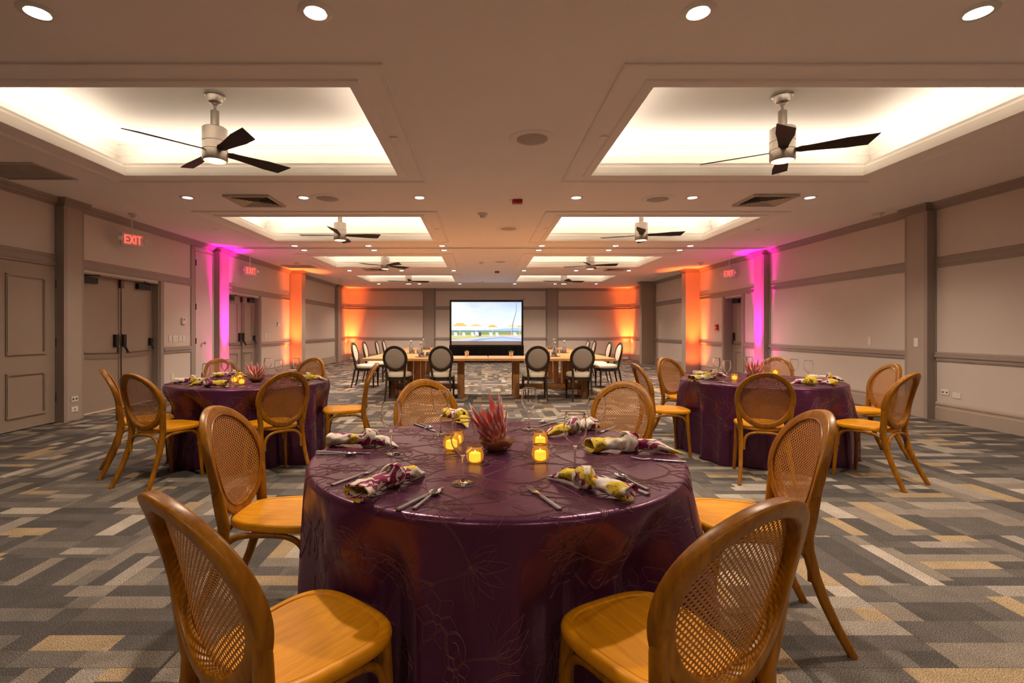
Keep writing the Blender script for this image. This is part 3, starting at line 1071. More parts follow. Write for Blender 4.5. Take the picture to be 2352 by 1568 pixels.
# wall fittings
def plate(name, label, cat, axis, base, sgn, a, z, wa, hz, group=None, slots=None):
    t = thing(name, label, cat, (base, a, z), 0, group)
    MB().box(min(0, sgn * .008), max(0, sgn * .008), -wa / 2, wa / 2, -hz / 2, hz / 2).build('cover_plate', M['plate'], t, smooth=0, bev=.002)
    if slots:
        for (dy, dz, w2, h2) in slots:
            MB().box(min(sgn * .007, sgn * .012), max(sgn * .007, sgn * .012), dy - w2 / 2, dy + w2 / 2, dz - h2 / 2, dz + h2 / 2).build(
                'socket' if 'outlet' in name else 'toggle', M['slot'] if 'outlet' in name else M['plate'], t, smooth=0)
    return t
XP = XL + .1
plate('wall_outlet', 'white double outlet, upper of two, on the near left pilaster', 'outlet', 'x', XP, 1, 6.985, .30, .115, .075, 'outlets', [(-.028, 0, .02, .03), (.028, 0, .02, .03)])
plate('wall_outlet', 'white plate outlet, lower of two, on the near left pilaster', 'outlet', 'x', XP, 1, 6.985, .155, .115, .075, 'outlets', [(0, 0, .015, .015)])
plate('wall_outlet', 'white outlet with dark sockets low on the right wall', 'outlet', 'x', XR, -1, 6.93, .40, .12, .075, 'outlets', [(-.03, 0, .018, .02), (.03, 0, .018, .02)])
plate('wall_blank_plate', 'blank white cover plate beside the right wall outlet', 'cover plate', 'x', XR, -1, 6.76, .375, .12, .075, 'outlets')
plate('wall_outlet', 'pale outlet low on the left wall behind the left round table', 'outlet', 'x', XL, 1, 9.35, .38, .075, .115, 'outlets')
plate('light_switch', 'single pale switch plate left of the near left switch bank', 'light switch', 'x', XL, 1, 9.28, 1.11, .07, .12, 'switches')
plate('light_switch', 'wide double switch plate beside the near left double doors', 'light switch', 'x', XL, 1, 9.44, 1.11, .15, .12, 'switches', [(-.035, 0, .012, .03), (.035, 0, .012, .03)])
plate('light_switch', 'single switch plate right of the wide near left plate', 'light switch', 'x', XL, 1, 9.6, 1.11, .08, .12, 'switches', [(0, 0, .012, .03)])
plate('light_switch', 'narrow switch plate nearest the pocket door', 'light switch', 'x', XL, 1, 9.71, 1.11, .07, .12, 'switches')
plate('light_switch', 'double switch plate beside the far left double doors', 'light switch', 'x', XL, 1, 13.42, 1.12, .14, .12, 'switches', [(-.03, 0, .012, .03), (.03, 0, .012, .03)])
plate('light_switch', 'narrow switch plate beside the orange left column', 'light switch', 'x', XL, 1, 13.62, 1.12, .07, .12, 'switches')
plate('light_switch', 'blank switch plate on the right wall left of the near pilaster', 'light switch', 'x', XR, -1, 8.28, 1.09, .07, .13, 'switches')
plate('light_switch', 'pale switch plate on the near right pilaster', 'light switch', 'x', XR - .1, -1, 7.28, 1.09, .07, .13, 'switches')
def thermo(y, label):
    t = thing('thermostat', label, 'thermostat', (XL, y, 1.45), 0, 'thermostats')
    MB().box(0, .035, -.06, .06, -.06, .06).build('body', M['plate'], t, smooth=0, bev=.004)
    MB().box(.034, .037, -.035, .025, .008, .045).build('display', mk('display_grey', (0.22, 0.26, 0.27), .3), t, smooth=0)
thermo(9.68, 'white thermostat with grey display beside the near left double doors')
thermo(14.2, 'white thermostat beside the orange left column')
t = thing('fire_pull_station', 'red fire alarm pull box beside the right exit door', 'fire alarm', (XR, 13.62, 1.35))
MB().box(-.05, 0, -.06, .06, -.08, .08).build('housing', M['red'], t, smooth=0, bev=.005)
MB().box(-.062, -.05, -.035, .035, -.03, .0).build('pull_handle', M['plate'], t, smooth=0)

# uplights at the foot of the pillars
def make_up():
    t = thing('floor_uplight', '', 'uplight')
    MB().box(-.11, .11, -.06, .06, .015, .10).build('case', M['uplite'], t, smooth=0, bev=.008)
    MB().box(-.09, .09, -.045, .045, .098, .104).build('lens', M['plate'], t, smooth=0)
    for sx in (-1, 1):
        MB().box(sx * .09 - .012, sx * .09 + .012, -.05, .05, 0, .018).build('foot', M['slot'], t, smooth=0)
    return t
up = placer(make_up(), 'small white floor uplights')
MAG, ORA = (1.0, 0.0, 0.42), (1.0, 0.125, 0.018)
for (x, y, rz, col, pw, aim, ang_, l) in (
        (-5.38, 11.05, pi / 2, MAG, P_MAG, (-5.73, 11.06, 2.0), .52, 'small white floor uplight at the magenta left pillar'),
        (6.05, 11.44, pi / 2, MAG, P_MAG, (6.41, 11.43, 2.0), .52, 'small white floor uplight at the magenta right pillar'),
        (-5.60, 14.66, 0, ORA, P_ORA, (-5.66, 15.0, 1.9), .74, 'small white floor uplight at the orange left column'),
        (6.22, 14.26, 0, ORA, P_ORA, (6.30, 14.6, 1.9), .74, 'small white floor uplight at the orange right column'),
        (-5.52, 21.25, 0, ORA, P_ORA, (-5.76, 21.50, 1.9), .80, 'small white floor uplight in the left back corner'),
        (6.18, 21.25, 0, ORA, P_ORA, (6.42, 21.50, 1.9), .80, 'small white floor uplight in the right back corner')):
    up((x, y, 0), rz, l)
    spot('uplight_lamp', (x, y, .12), pw, col, ang_, 1.0, 0.04, aim=aim)
    spot('uplight_lamp', (x, y, .12), pw * (.03 if col is MAG else .06), col, 2.0, 1.0, 0.04, aim=(aim[0], aim[1], .9))

# ------------------------------------------------------------------ cane back chairs
def back_y(x, z):
    return -.205 - .16 * (z - .45) - .45 * max(0, z - .6) ** 2 + .7 * x * x
ZO, RO, RI, KX = .692, .236, .194, .945
def make_cane_chair():
    t = thing('cane_back_chair', '', 'chair')
    # oval frame
    m_ = MB()
    prof = rrect(.043, .038, .009, 3)
    rs = []
    N = 72
    for k in range(N):
        a = 2 * pi * k / N
        rc = (RO + RI) / 2
        ring = []
        for (p_, q_) in prof:
            rr = rc + p_
            x, z = rr * cos(a) * KX, ZO + rr * sin(a)
            ring.append((x, back_y(x, z) + q_ - .004, z))
        rs.append(ring)
    m_.rings(rs, True, loop=True)
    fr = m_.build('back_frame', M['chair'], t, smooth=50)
    m_ = MB()
    m_.tube([((RI + .003) * cos(2 * pi * k / 64) * KX, back_y((RI + .003) * cos(2 * pi * k / 64) * KX, ZO + (RI + .003) * sin(2 * pi * k / 64)) + .0145, ZO + (RI + .003) * sin(2 * pi * k / 64)) for k in range(64)], .0042, 6, loop=True, up=(0, 1, 0))
    m_.build('bead', M['chair'], fr)
    # woven cane: a thin sheet with an eight-sided hole in every cell
    m_ = MB()
    pt = .0121
    q2 = sqrt(.5)          # the weave runs on the diagonal
    hr = pt * .355
    n = int(RI / pt) + 3
    idx = {}
    def vid(x, z, dy):
        key = (round(x * 1e5), round(z * 1e5), dy)
        if key not in idx:
            idx[key] = len(m_.v)
            m_.v.append((x, back_y(x, z) + (dy - .5) * .0008 + .009, z))
        return idx[key]
    for i in range(-n, n + 1):
        for j in range(-n, n + 1):
            cx, cz = (i - j) * q2 * pt, ZO + (i + j) * q2 * pt
            if hypot(cx / KX, cz - ZO) > RI + .009:
                continue
            for dy in (0, 1):
                outer = [vid(cx + (ox - oz) * q2 * pt / 2, cz + (ox + oz) * q2 * pt / 2, dy) for ox, oz in ((1, 0), (1, 1), (0, 1), (-1, 1), (-1, 0), (-1, -1), (0, -1), (1, -1))]
                inner = [vid(cx + hr * cos((k + 1) * pi / 4), cz + hr * sin((k + 1) * pi / 4), dy) for k in range(8)]
                for k in range(8):
                    f = (outer[k], outer[(k + 1) % 8], inner[(k + 1) % 8], inner[k])
                    m_.f.append(f if dy == 0 else f[::-1])
                    m_.mi.append(0)
                if dy == 0:
                    i0 = inner
                else:
                    for k in range(8):
                        m_.f.append((i0[k], i0[(k + 1) % 8], inner[(k + 1) % 8], inner[k]))
                        m_.mi.append(0)
    m_.build('cane_panel', M['cane'], t, smooth=30)
    # seat
    m_ = MB()
    NS = 72
    def outline(a, k=1.0):
        ca, sa = cos(a), sin(a)
        ca = abs(ca) ** .60 * (1 if ca >= 0 else -1)
        sa2 = abs(sa) ** .65 * (1 if sa >= 0 else -1)
        y = .218 * sa2
        wd = .186 + .030 * sa2
        return (wd * ca * k, y * k)
    zt = .468
    rows = [(0.02, -.009), (.3, -.008), (.6, -.006), (.78, -.004), (.845, -.003), (.86, -.0055), (.875, -.001), (.93, 0), (.965, -.002), (.99, -.008), (1.0, -.016), (.995, -.028), (.97, -.036), (.8, -.036), (.02, -.036)]
    rs = []
    for k, dz in rows:
        rs.append([(*outline(2 * pi * q / NS, k), zt + dz) for q in range(NS)])
    m_.rings(rs, True, (True, True))
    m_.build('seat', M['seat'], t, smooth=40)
    # rear legs run up into the oval
    for s_ in (-1, 1):
        m_ = MB()
        pts = []
        for (x, z) in ((.199, .66), (.196, .60), (.186, .54), (.178, .49), (.174, .45), (.173, .40), (.175, .30), (.180, .20), (.188, .10), (.200, .0)):
            y = back_y(x, z) - .004 if z >= .45 else (-.205 + .7 * .174 ** 2 - .004) - .155 * (1 - z / .45) ** 1.6
            pts.append((s_ * x, y, z))
        sc = [(.75, .8), (.95, .95), (1.05, 1.05), (1.08, 1.1), (1.05, 1.1), (1.0, 1.05), (.95, .98), (.88, .9), (.82, .84), (.76, .78)]
        m_.sweep(pts, rrect(.036, .042, .013, 2), up=(0, 1, 0), scales=sc)
        lg = m_.build('leg', M['chair'], t, smooth=50)
        m_ = MB().lathe([(.006, 0), (.006, .004), (.0, .005)], 10, mat=Matrix.Translation((s_ * .193, back_y(.17, .43) - .0, .425)) @ Matrix.Rotation(s_ * pi / 2, 4, 'Y'))
        m_.build('screw', M['brass'], lg)
        m_ = MB()
        m_.tube([(s_ * .160, .155, .445), (s_ * .168, .163, .25), (s_ * .182, .178, 0)], .0185, 12, scales=[1.05, .95, .75])
        m_.build('leg', M['chair'], t, smooth=50)
    # bent braces between neighbouring legs
    def arch(A, B):
        m_ = MB()
        A, B = Vector(A), Vector(B)
        pts = []
        for k in range(25):
            a = pi * k / 24
            e = .62
            ca = cos(a); sa = sin(a)
            q = (1 - (abs(ca) ** e * (1 if ca >= 0 else -1))) / 2
            p = A.lerp(B, q)
            p.z = A.z + (.418 - A.z) * (abs(sa) ** .62)
            pts.append(p)
        m_.tube(pts, .0125, 8, up=(B - A).cross(Vector((0, 0, 1))))
        m_.build('brace', M['chair'], t, smooth=60)
    zb = .27
    arch((-.150, .163, zb), (.150, .163, zb))
    arch((-.155, -.215, zb), (.155, -.215, zb))
    for s_ in (-1, 1):
        arch((s_ * .170, -.205, zb), (s_ * .168, .150, zb))
    return t
cane = placer(make_cane_chair())
G_C = 'honey wood cane back chairs round the near table'
G_L = 'honey wood cane back chairs round the left table'
G_R = 'honey wood cane back chairs round the right table'
CH_C = [(-.483, 1.300, -.645, 'big foreground cane-back chair at the lower left, seen from behind, near round table'),
        (0.450, 1.295, .465, 'big foreground cane-back chair at the lower right, seen from behind, near round table'),
        (-.879, 2.225, -1.580, 'cane-back chair on the left side of the near round table, showing seat and cane front'),
        (1.138, 2.172, 1.409, 'cane-back chair on the right side of the near round table, behind the lower right chair'),
        (-.296, 3.149, -2.806, 'cane-back chair across the near round table, left of the pair behind its glasses'),
        (.782, 3.088, 2.480, 'cane-back chair across the near round table, right of the pair behind its glasses')]
CH_L = [(-1.826, 4.338, .767, 'cane-back chair with its back to us at the front right of the left round table'),
        (-2.672, 4.222, -.332, 'cane-back chair standing clear at the front left of the left round table'),
        (-3.085, 4.56, -.942, 'cane-back chair half hidden, leftmost at the left round table'),
        (-1.420, 5.131, 1.80, 'cane-back chair seen in profile at the right of the left round table'),
        (-2.961, 5.785, -2.347, 'cane-back chair behind the left round table, in front of the magenta pillar'),
        (-2.220, 5.962, 2.812, 'cane-back chair behind the left round table at its right back')]
CH_R = [(2.423, 4.305, -.358, 'cane-back chair with its round back to us at the front of the right round table'),
        (2.485, 6.015, -2.665, 'cane-back chair at the left back of the right round table, facing us'),
        (1.906, 5.115, -1.574, 'cane-back chair side-on at the left of the right round table'),
        (3.55, 6.11, 2.35, 'cane-back chair behind the protea on the right round table'),
        (3.890, 5.098, 1.436, 'cane-back chair at the far right of the right round table, behind another chair'),
        (3.332, 4.268, .478, 'cane-back chair rightmost at the right round table, legs fully in view')]
for lst, grp in ((CH_C, G_C), (CH_L, G_L), (CH_R, G_R)):
    for x, y, ph, l in lst:
        cane((x, y, 0), ph, l, grp)

# ------------------------------------------------------------------ round tables and their cloths
TZ, TR = .753, .762
TABLES = [((.06, 2.10), CH_C, 'the near round table'), ((-2.35, 5.05), CH_L, 'the left round table'), ((2.89, 5.15), CH_R, 'the right round table')]
def cloth_fn(cx, cy, chairs, seed):
    rr = random.Random(seed)
    comps = [(n, rr.uniform(0, 2 * pi), a) for n, a in ((4, .010), (7, .012), (11, .016), (15, .013), (21, .007))]
    dents = []
    for (x, y, ph, l) in chairs:
        # the front edge of the seat pushes the cloth in
        for u_ in [q / 6 for q in range(-6, 7)]:
            for fy in (.218, .12, .02):
                lx, ly = u_ * .216, fy - (.05 * u_ * u_ if fy > .2 else 0)
                px = x + lx * cos(ph) - ly * sin(ph) - cx
                py = y + lx * sin(ph) + ly * cos(ph) - cy
                d = hypot(px, py)
                if d < TR + .05:
                    dents.append((atan2(py, px), d))
    def f(u, v):
        r = hypot(u, v)
        a = atan2(v, u)
        er = .022
        if r <= TR - er:
            return (u, v, TZ + .0012)
        ca, sa = cos(a), sin(a)
        d = r - (TR - er)
        if d < er * pi / 2:
            q = d / er
            rad, z = TR - er + er * sin(q), TZ + .0012 - er * (1 - cos(q))
            dd = 0.0
        else:
            dd = d - er * pi / 2
            z = TZ + .0012 - er - dd
            rad = TR
        g = min(1.0, dd / .60)
        w_ = sum(am * cos(n * a + p_) for n, p_, am in comps)
        fold = w_ * (min(1.0, dd / .40) ** .75) * 2.2 + .018 * g ** 1.2
        rad2 = rad + max(fold, -.045)
        z0 = z
        if z < .003:
            # what is left over lies on the carpet
            rad2 += (.003 - z) * .5
            z = .003 + .004 * (1 + cos(9 * a + dd * 40)) * min(1, (.003 - z0) * 30)
        lim = 9.0
        if dents and z < .735:
            for da, dr in dents:
                df = (a - da + pi) % (2 * pi) - pi
                if abs(df) < .20:
                    lim = min(lim, dr - .020 + (max(0, abs(df) - .03) / .17) ** 1.5 * .17)
            if lim < 9.0:
                k = 1.0 if z < .475 else (.735 - z) / .26
                k = k * k * (3 - 2 * k)
                lim = max(lim, TR - .115)
                rd = lim + min(0.0, 2.1 * w_ - .022)
                rad2 = rad2 + (min(rad2, rd) - rad2) * k
        return (rad2 * ca, rad2 * sa, z)
    return f
def cloth_mesh(f, rmax):
    m_ = MB()
    NA = 288
    rad = [.004, .2, .4, .6, .7, TR - .022, TR - .016, TR - .010, TR - .004, TR + .002, TR + .008, TR + .0125]
    r = TR + .02
    while r < rmax:
        rad.append(r)
        r += .0225
    rs = []
    for r in rad:
        rs.append([f(r * cos(2 * pi * k / NA), r * sin(2 * pi * k / NA)) for k in range(NA)])
    m_.rings(rs, True, (True, False))
    return m_
def embroidery(f, seed):
    """corded vines, leaves and scrolls couched on the cloth, drawn on the flat cloth and laid over its surface"""
    rr = random.Random(seed)
    lines = []
    def tr(pts, x, y, a, s):
        return [(x + s * (p[0] * cos(a) - p[1] * sin(a)), y + s * (p[0] * sin(a) + p[1] * cos(a))) for p in pts]
    def leaf_(l, wd, bend=0.0):
        up_, dn = [], []
        for k in range(13):
            q = k / 12
            h_ = wd * sin(pi * q ** .85) ** .9 * (1 + .07 * sin(k * 1.3 + l * 90)) if 0 < q < 1 else 0
            c = bend * q * q
            up_.append((l * q, c + h_))
            dn.append((l * q, c - h_))
        return up_ + dn[::-1][1:]
    def spiral(turns, r0, r1):
        out = []
        for k in range(46):
            q = k / 45
            a = turns * 2 * pi * q
            r = r0 + (r1 - r0) * q
            out.append((r * cos(a), r * sin(a)))
        return out
    def spray(x, y, a, s):
        n = 7
        for k in range(n):
            th = (k - (n - 1) / 2) * .40
            l = (.16 - .012 * abs(k - 3)) * rr.uniform(.85, 1.1)
            pts = tr(leaf_(l, .020, rr.uniform(-.02, .02)), 0, 0, th, 1)
            lines.append(tr(pts, x, y, a, s))
        for off in (0, .006):
            lines.append(tr([(-.0 - .26 * q, .10 * sin(q * 2.6) + off) for q in [i / 18 for i in range(19)]], x, y, a, s))
            lines.append(tr([(.02 - .42 * q, -.16 * sin(q * 2.2) + off * 1.3 - .01) for q in [i / 26 for i in range(27)]], x, y, a, s))
        for q, sd in ((.35, 1), (.55, -1), (.75, 1)):
            lf = tr(leaf_(.085, .017, .01 * sd), 0, 0, pi + sd * .9, 1)
            lines.append(tr([(px - .42 * q + .02, py - .16 * sin(q * 2.2)) for px, py in lf], x, y, a, s))
    def scroll(x, y, a, s, flip):
        sp = spiral(1.6, .016, .07)
        tail = [(.07 + .0 - .03 * q - .02, -.0 - .24 * q) for q in [i / 12 for i in range(1, 13)]]
        ln = sp + [(p[0] + .02 - .06 * (i / 12) ** 2, p[1]) for i, p in enumerate(tail)]
        if flip:
            ln = [(p[0], -p[1]) for p in ln]
        lines.append(tr(ln, x, y, a, s))
        lines.append(tr([(p[0] * 1.07 + .002, p[1] * 1.03 + .004) for p in ln], x, y, a, s))
    def flower(x, y, a, s):
        for k in range(6):
            pts = tr(leaf_(.075, .026), .012, 0, 0, 1)
            lines.append(tr(tr(pts, 0, 0, k * pi / 3, 1), x, y, a, s))
        lines.append(tr([(.014 * cos(i * pi / 6), .014 * sin(i * pi / 6)) for i in range(13)], x, y, a, s))
    spots = []
    for ring, cnt in ((.12, 2), (.38, 7), (.64, 10), (.88, 13), (1.12, 15), (1.38, 16)):
        for k in range(cnt):
            a = 2 * pi * (k + rr.uniform(-.18, .18)) / cnt + ring * 3
            spots.append((ring * cos(a), ring * sin(a), a, ring))
    for (x, y, a, ring) in spots:
        t_ = a + rr.choice((0, 1.2, -1.2, 2.4))
        spray(x, y, t_, rr.uniform(.72, .95))
        scroll(x + .17 * cos(t_ + 2.2), y + .17 * sin(t_ + 2.2), t_ + .8, rr.uniform(.65, .95), rr.random() < .5)
        if rr.random() < .6:
            flower(x + .20 * cos(t_ - 1.9), y + .20 * sin(t_ - 1.9), rr.uniform(0, 1), rr.uniform(.75, 1.0))
    m_ = MB()
    rt = .0008
    for ln in lines:
        # even spacing
        pts = [ln[0]]
        for p in ln[1:]:
            q = pts[-1]
            d = hypot(p[0] - q[0], p[1] - q[1])
            if d > .016:
                k = int(d / .016)
                for i in range(1, k + 1):
                    pts.append((q[0] + (p[0] - q[0]) * i / (k + 1), q[1] + (p[1] - q[1]) * i / (k + 1)))
            if d > .002:
                pts.append(p)
        if len(pts) < 3 or max(hypot(*p) for p in pts) > 1.49:
            continue
        P3 = [Vector(f(*p)) for p in pts]
        rs = []
        for i in range(len(P3)):
            t_ = (P3[min(i + 1, len(P3) - 1)] - P3[max(i - 1, 0)])
            if t_.length < 1e-6:
                t_ = Vector((1, 0, 0))
            t_.normalize()
            u, v = pts[i]
            e = .004
            nrm = (Vector(f(u + e, v)) - Vector(f(u - e, v))).cross(Vector(f(u, v + e)) - Vector(f(u, v - e)))
            if nrm.length < 1e-9:
                nrm = Vector((0, 0, 1))
            nrm.normalize()
            side = t_.cross(nrm).normalized()
            c = P3[i] + nrm * .0004
            rs.append([c + side * rt, c + nrm * rt * 1.2, c - side * rt, c - nrm * rt * .4])
        m_.rings(rs, True, (True, True))
    return m_
def make_under():
    t = thing('round_table', '', 'table')
    MB().lathe([(.70, .722), (.735, .724), (.738, .73), (.738, .744), (.735, .748), (.0, .748)], 48).build('tabletop', M['rubber'], t)
    for s_ in (-1, 1):
        m_ = MB()
        m_.tube([(s_ * .3, -.25, .722), (s_ * .3, -.27, .02), (s_ * .3, .27, .02), (s_ * .3, .25, .722)], .013, 8, up=(1, 0, 0))
        m_.build('leg', M['darkmetal'], t)
    return t
und = placer(make_under(), 'round folding tables under the cloths')
CLF = []
for ti, ((cx, cy), chs, nm) in enumerate(TABLES):
    und((cx, cy, 0), 0, 'round folding table hidden under the purple cloth of ' + nm)
    f = cloth_fn(cx, cy, chs, 11 + ti)
    co = cloth_mesh(f, TR + .80).build('tablecloth', M['cloth'], None, (cx, cy, 0), smooth=60)
    tag(co, ['purple satin cloth with corded vines on the big near round table', 'purple satin cloth on the round table at the left', 'purple satin cloth on the round table at the right'][ti], 'tablecloth', 'purple tablecloths')
    e = embroidery(f, 3 + ti).build('embroidery', M['cord'], co, smooth=80)
    e['label'] = 'corded vine embroidery'

# ------------------------------------------------------------------ things on the round tables
def tp(x, y, z=TZ):
    """where the pixel's sight line meets the table top"""
    Y = (CAM_H - z) * 1136 / (y - 758)
    return ((x - 1106) * Y / 1136, Y)
TOP = TZ + .0018

def smooth_prof(pts, n):
    """Catmull-Rom through a lathe profile"""
    out = []
    for i in range(len(pts) - 1):
        p0, p1, p2, p3 = pts[max(i - 1, 0)], pts[i], pts[i + 1], pts[min(i + 2, len(pts) - 1)]
        for k in range(n):
            t_ = k / n
            out.append(tuple(.5 * (2 * p1[d] + (p2[d] - p0[d]) * t_ + (2 * p0[d] - 5 * p1[d] + 4 * p2[d] - p3[d]) * t_ ** 2 + (3 * p1[d] - p0[d] - 3 * p2[d] + p3[d]) * t_ ** 3) for d in (0, 1)))
    out.append(pts[-1])
    return out
def make_glass():
    m_ = MB()
    # foot and stem, then the bowl outside and inside; foot at z=0
    foot = [(.0, 0), (.030, .0), (.0385, .0006), (.0392, .0014), (.0385, .0022)]
    stem = smooth_prof([(.0385, .0022), (.026, .0042), (.012, .0078), (.0055, .015), (.0040, .030), (.0037, .055), (.0039, .078), (.0058, .091), (.012, .1005)], 4)[1:]
    bowl = smooth_prof([(.012, .1005), (.022, .1085), (.031, .1195), (.0378, .134), (.0412, .152), (.0412, .170), (.0388, .191), (.0352, .2150)], 5)
    inner = []
    for i, (r, z) in enumerate(bowl):
        a, c = bowl[max(i - 1, 0)], bowl[min(i + 1, len(bowl) - 1)]
        d = hypot(c[0] - a[0], c[1] - a[1])
        nx, nz = (c[1] - a[1]) / d, -(c[0] - a[0]) / d
        inner.append((r - nx * .0009, z - nz * .0009))
    prof = foot + stem + bowl[1:] + [(.0349, .2154)] + inner[::-1] + [(.006, .1005), (.0, .0995)]
    m_.lathe(prof, 48, caps=(True, True))
    o = m_.build('wine_glass', M['glass'], smooth=75)
    return tag(o, '', 'wine glass')
wg = placer(make_glass())
GL_C = [(tp(898, 1043), 'empty wine glass by the yellow knotted napkin, left side of the near table'),
        (tp(1013, 998), 'empty wine glass in front of the left cane chair across the near table'),
        (tp(1215, 987), 'empty wine glass at the middle back of the near table, right of the protea'),
        (tp(1063, 1112), 'front-most empty wine glass on the near table, by the left spoon'),
        (tp(1321, 1085), 'empty wine glass rising behind the cone-shaped napkin at the right front'),
        (tp(1370, 1020), 'empty wine glass in front of the right cane chair across the near table')]
GL_L = [((-2.47, 4.45), 'leftmost wine glass on the left round table'), ((-2.66, 5.12), 'wine glass before the magenta pillar on the left round table'),
        ((-2.27, 4.52), 'wine glass just left of the candles at the front of the left round table'), ((-2.30, 5.32), 'wine glass right of the protea on the left round table'),
        ((-2.03, 4.95), 'wine glass above the front chair back on the left round table'), ((-1.97, 5.27), 'rightmost wine glass on the left round table')]
GL_R = [(tp(1646, 868), 'leftmost wine glass on the right round table'), (tp(1669, 878), 'wine glass left of the candle on the right round table'),
        ((3.16, 5.4), 'wine glass behind the front chair back on the right round table'), (tp(1824, 873), 'wine glass standing alone right of the chair back on the right table'),
        (tp(1857, 878), 'rightmost wine glass on the right round table'), ((3.02, 5.58), 'wine glass hidden behind the protea on the right round table')]
for lst, grp in ((GL_C, 'wine glasses on the near table'), (GL_L, 'wine glasses on the left table'), (GL_R, 'wine glasses on the right table')):
    for (x, y), l in lst:
        wg((x, y, TOP), 0, l, grp)

def make_votive():
    m_ = MB()
    outp = [(.0, 0), (.020, 0), (.024, .003), (.032, .018), (.0345, .030), (.031, .046), (.0265, .054), (.0275, .058), (.031, .064), (.0305, .0655), (.029, .0645)]
    inp = [(.0255, .057), (.0245, .054), (.029, .045), (.032, .030), (.0295, .018), (.021, .006), (.0, .005)]
    rs = []
    for i, (r, z) in enumerate(outp + inp):
        ring = []
        for k in range(48):
            a = 2 * pi * k / 48
            am = .0012 * sin(pi * min(1, z / .055)) if i < len(outp) else 0
            r2 = max(1e-5, r + am * cos(8 * a + z * 150))
            ring.append((r2 * cos(a), r2 * sin(a), z))
        rs.append(ring)
    m_.rings(rs)
    return tag(m_.build('votive_holder', M['amber'], smooth=60), '', 'candle holder')
def make_candle():
    t = thing('votive_candle', '', 'candle')
    MB().lathe([(.0, .0), (.019, .0), (.0225, .004), (.0225, .032), (.020, .0345), (.006, .032), (.0, .032)], 24).build('wax', M['wax'], t)
    MB().tube([(0, 0, .031), (.001, 0, .037)], .0008, 5).build('wick', M['slot'], t)
    MB().lathe([(.0, .035), (.0020, .0365), (.0023, .039), (.0014, .042), (.0, .045)], 12).build('flame', M['flame'], t)
    return t
vh, vc = placer(make_votive()), placer(make_candle())
VOT = [(tp(1091, 1064), 'front left one on the near table, before the protea bowl', 0), (tp(1036, 1034), 'one behind the front wine glass on the near table', 0),
       (tp(1048, 1022), 'one farthest left behind two others on the near table', 0), (tp(1241, 1060), 'front right one on the near table', 0), (tp(1241, 1026), 'one directly behind the front right one on the near table', 0),
       (tp(538, 878), 'left one of the two in front on the left table', 1), (tp(555, 882), 'right one of the two in front on the left table', 1), (tp(551, 872), 'one behind the front pair on the left table', 1),
       (tp(1687, 873), 'one left of the chair back on the right table', 2), (tp(1781, 860), 'one behind the chair back on the right table', 2)]
GT = ['near', 'left', 'right']
for (x, y), l, ti in VOT:
    vh((x, y, TOP), 0, 'amber glass votive holder, ' + l, 'amber votive holders on the %s table' % GT[ti])
    vc((x, y, TOP + .0062), 0, 'glowing yellow votive candle, ' + l, 'lit votive candles on the %s table' % GT[ti])

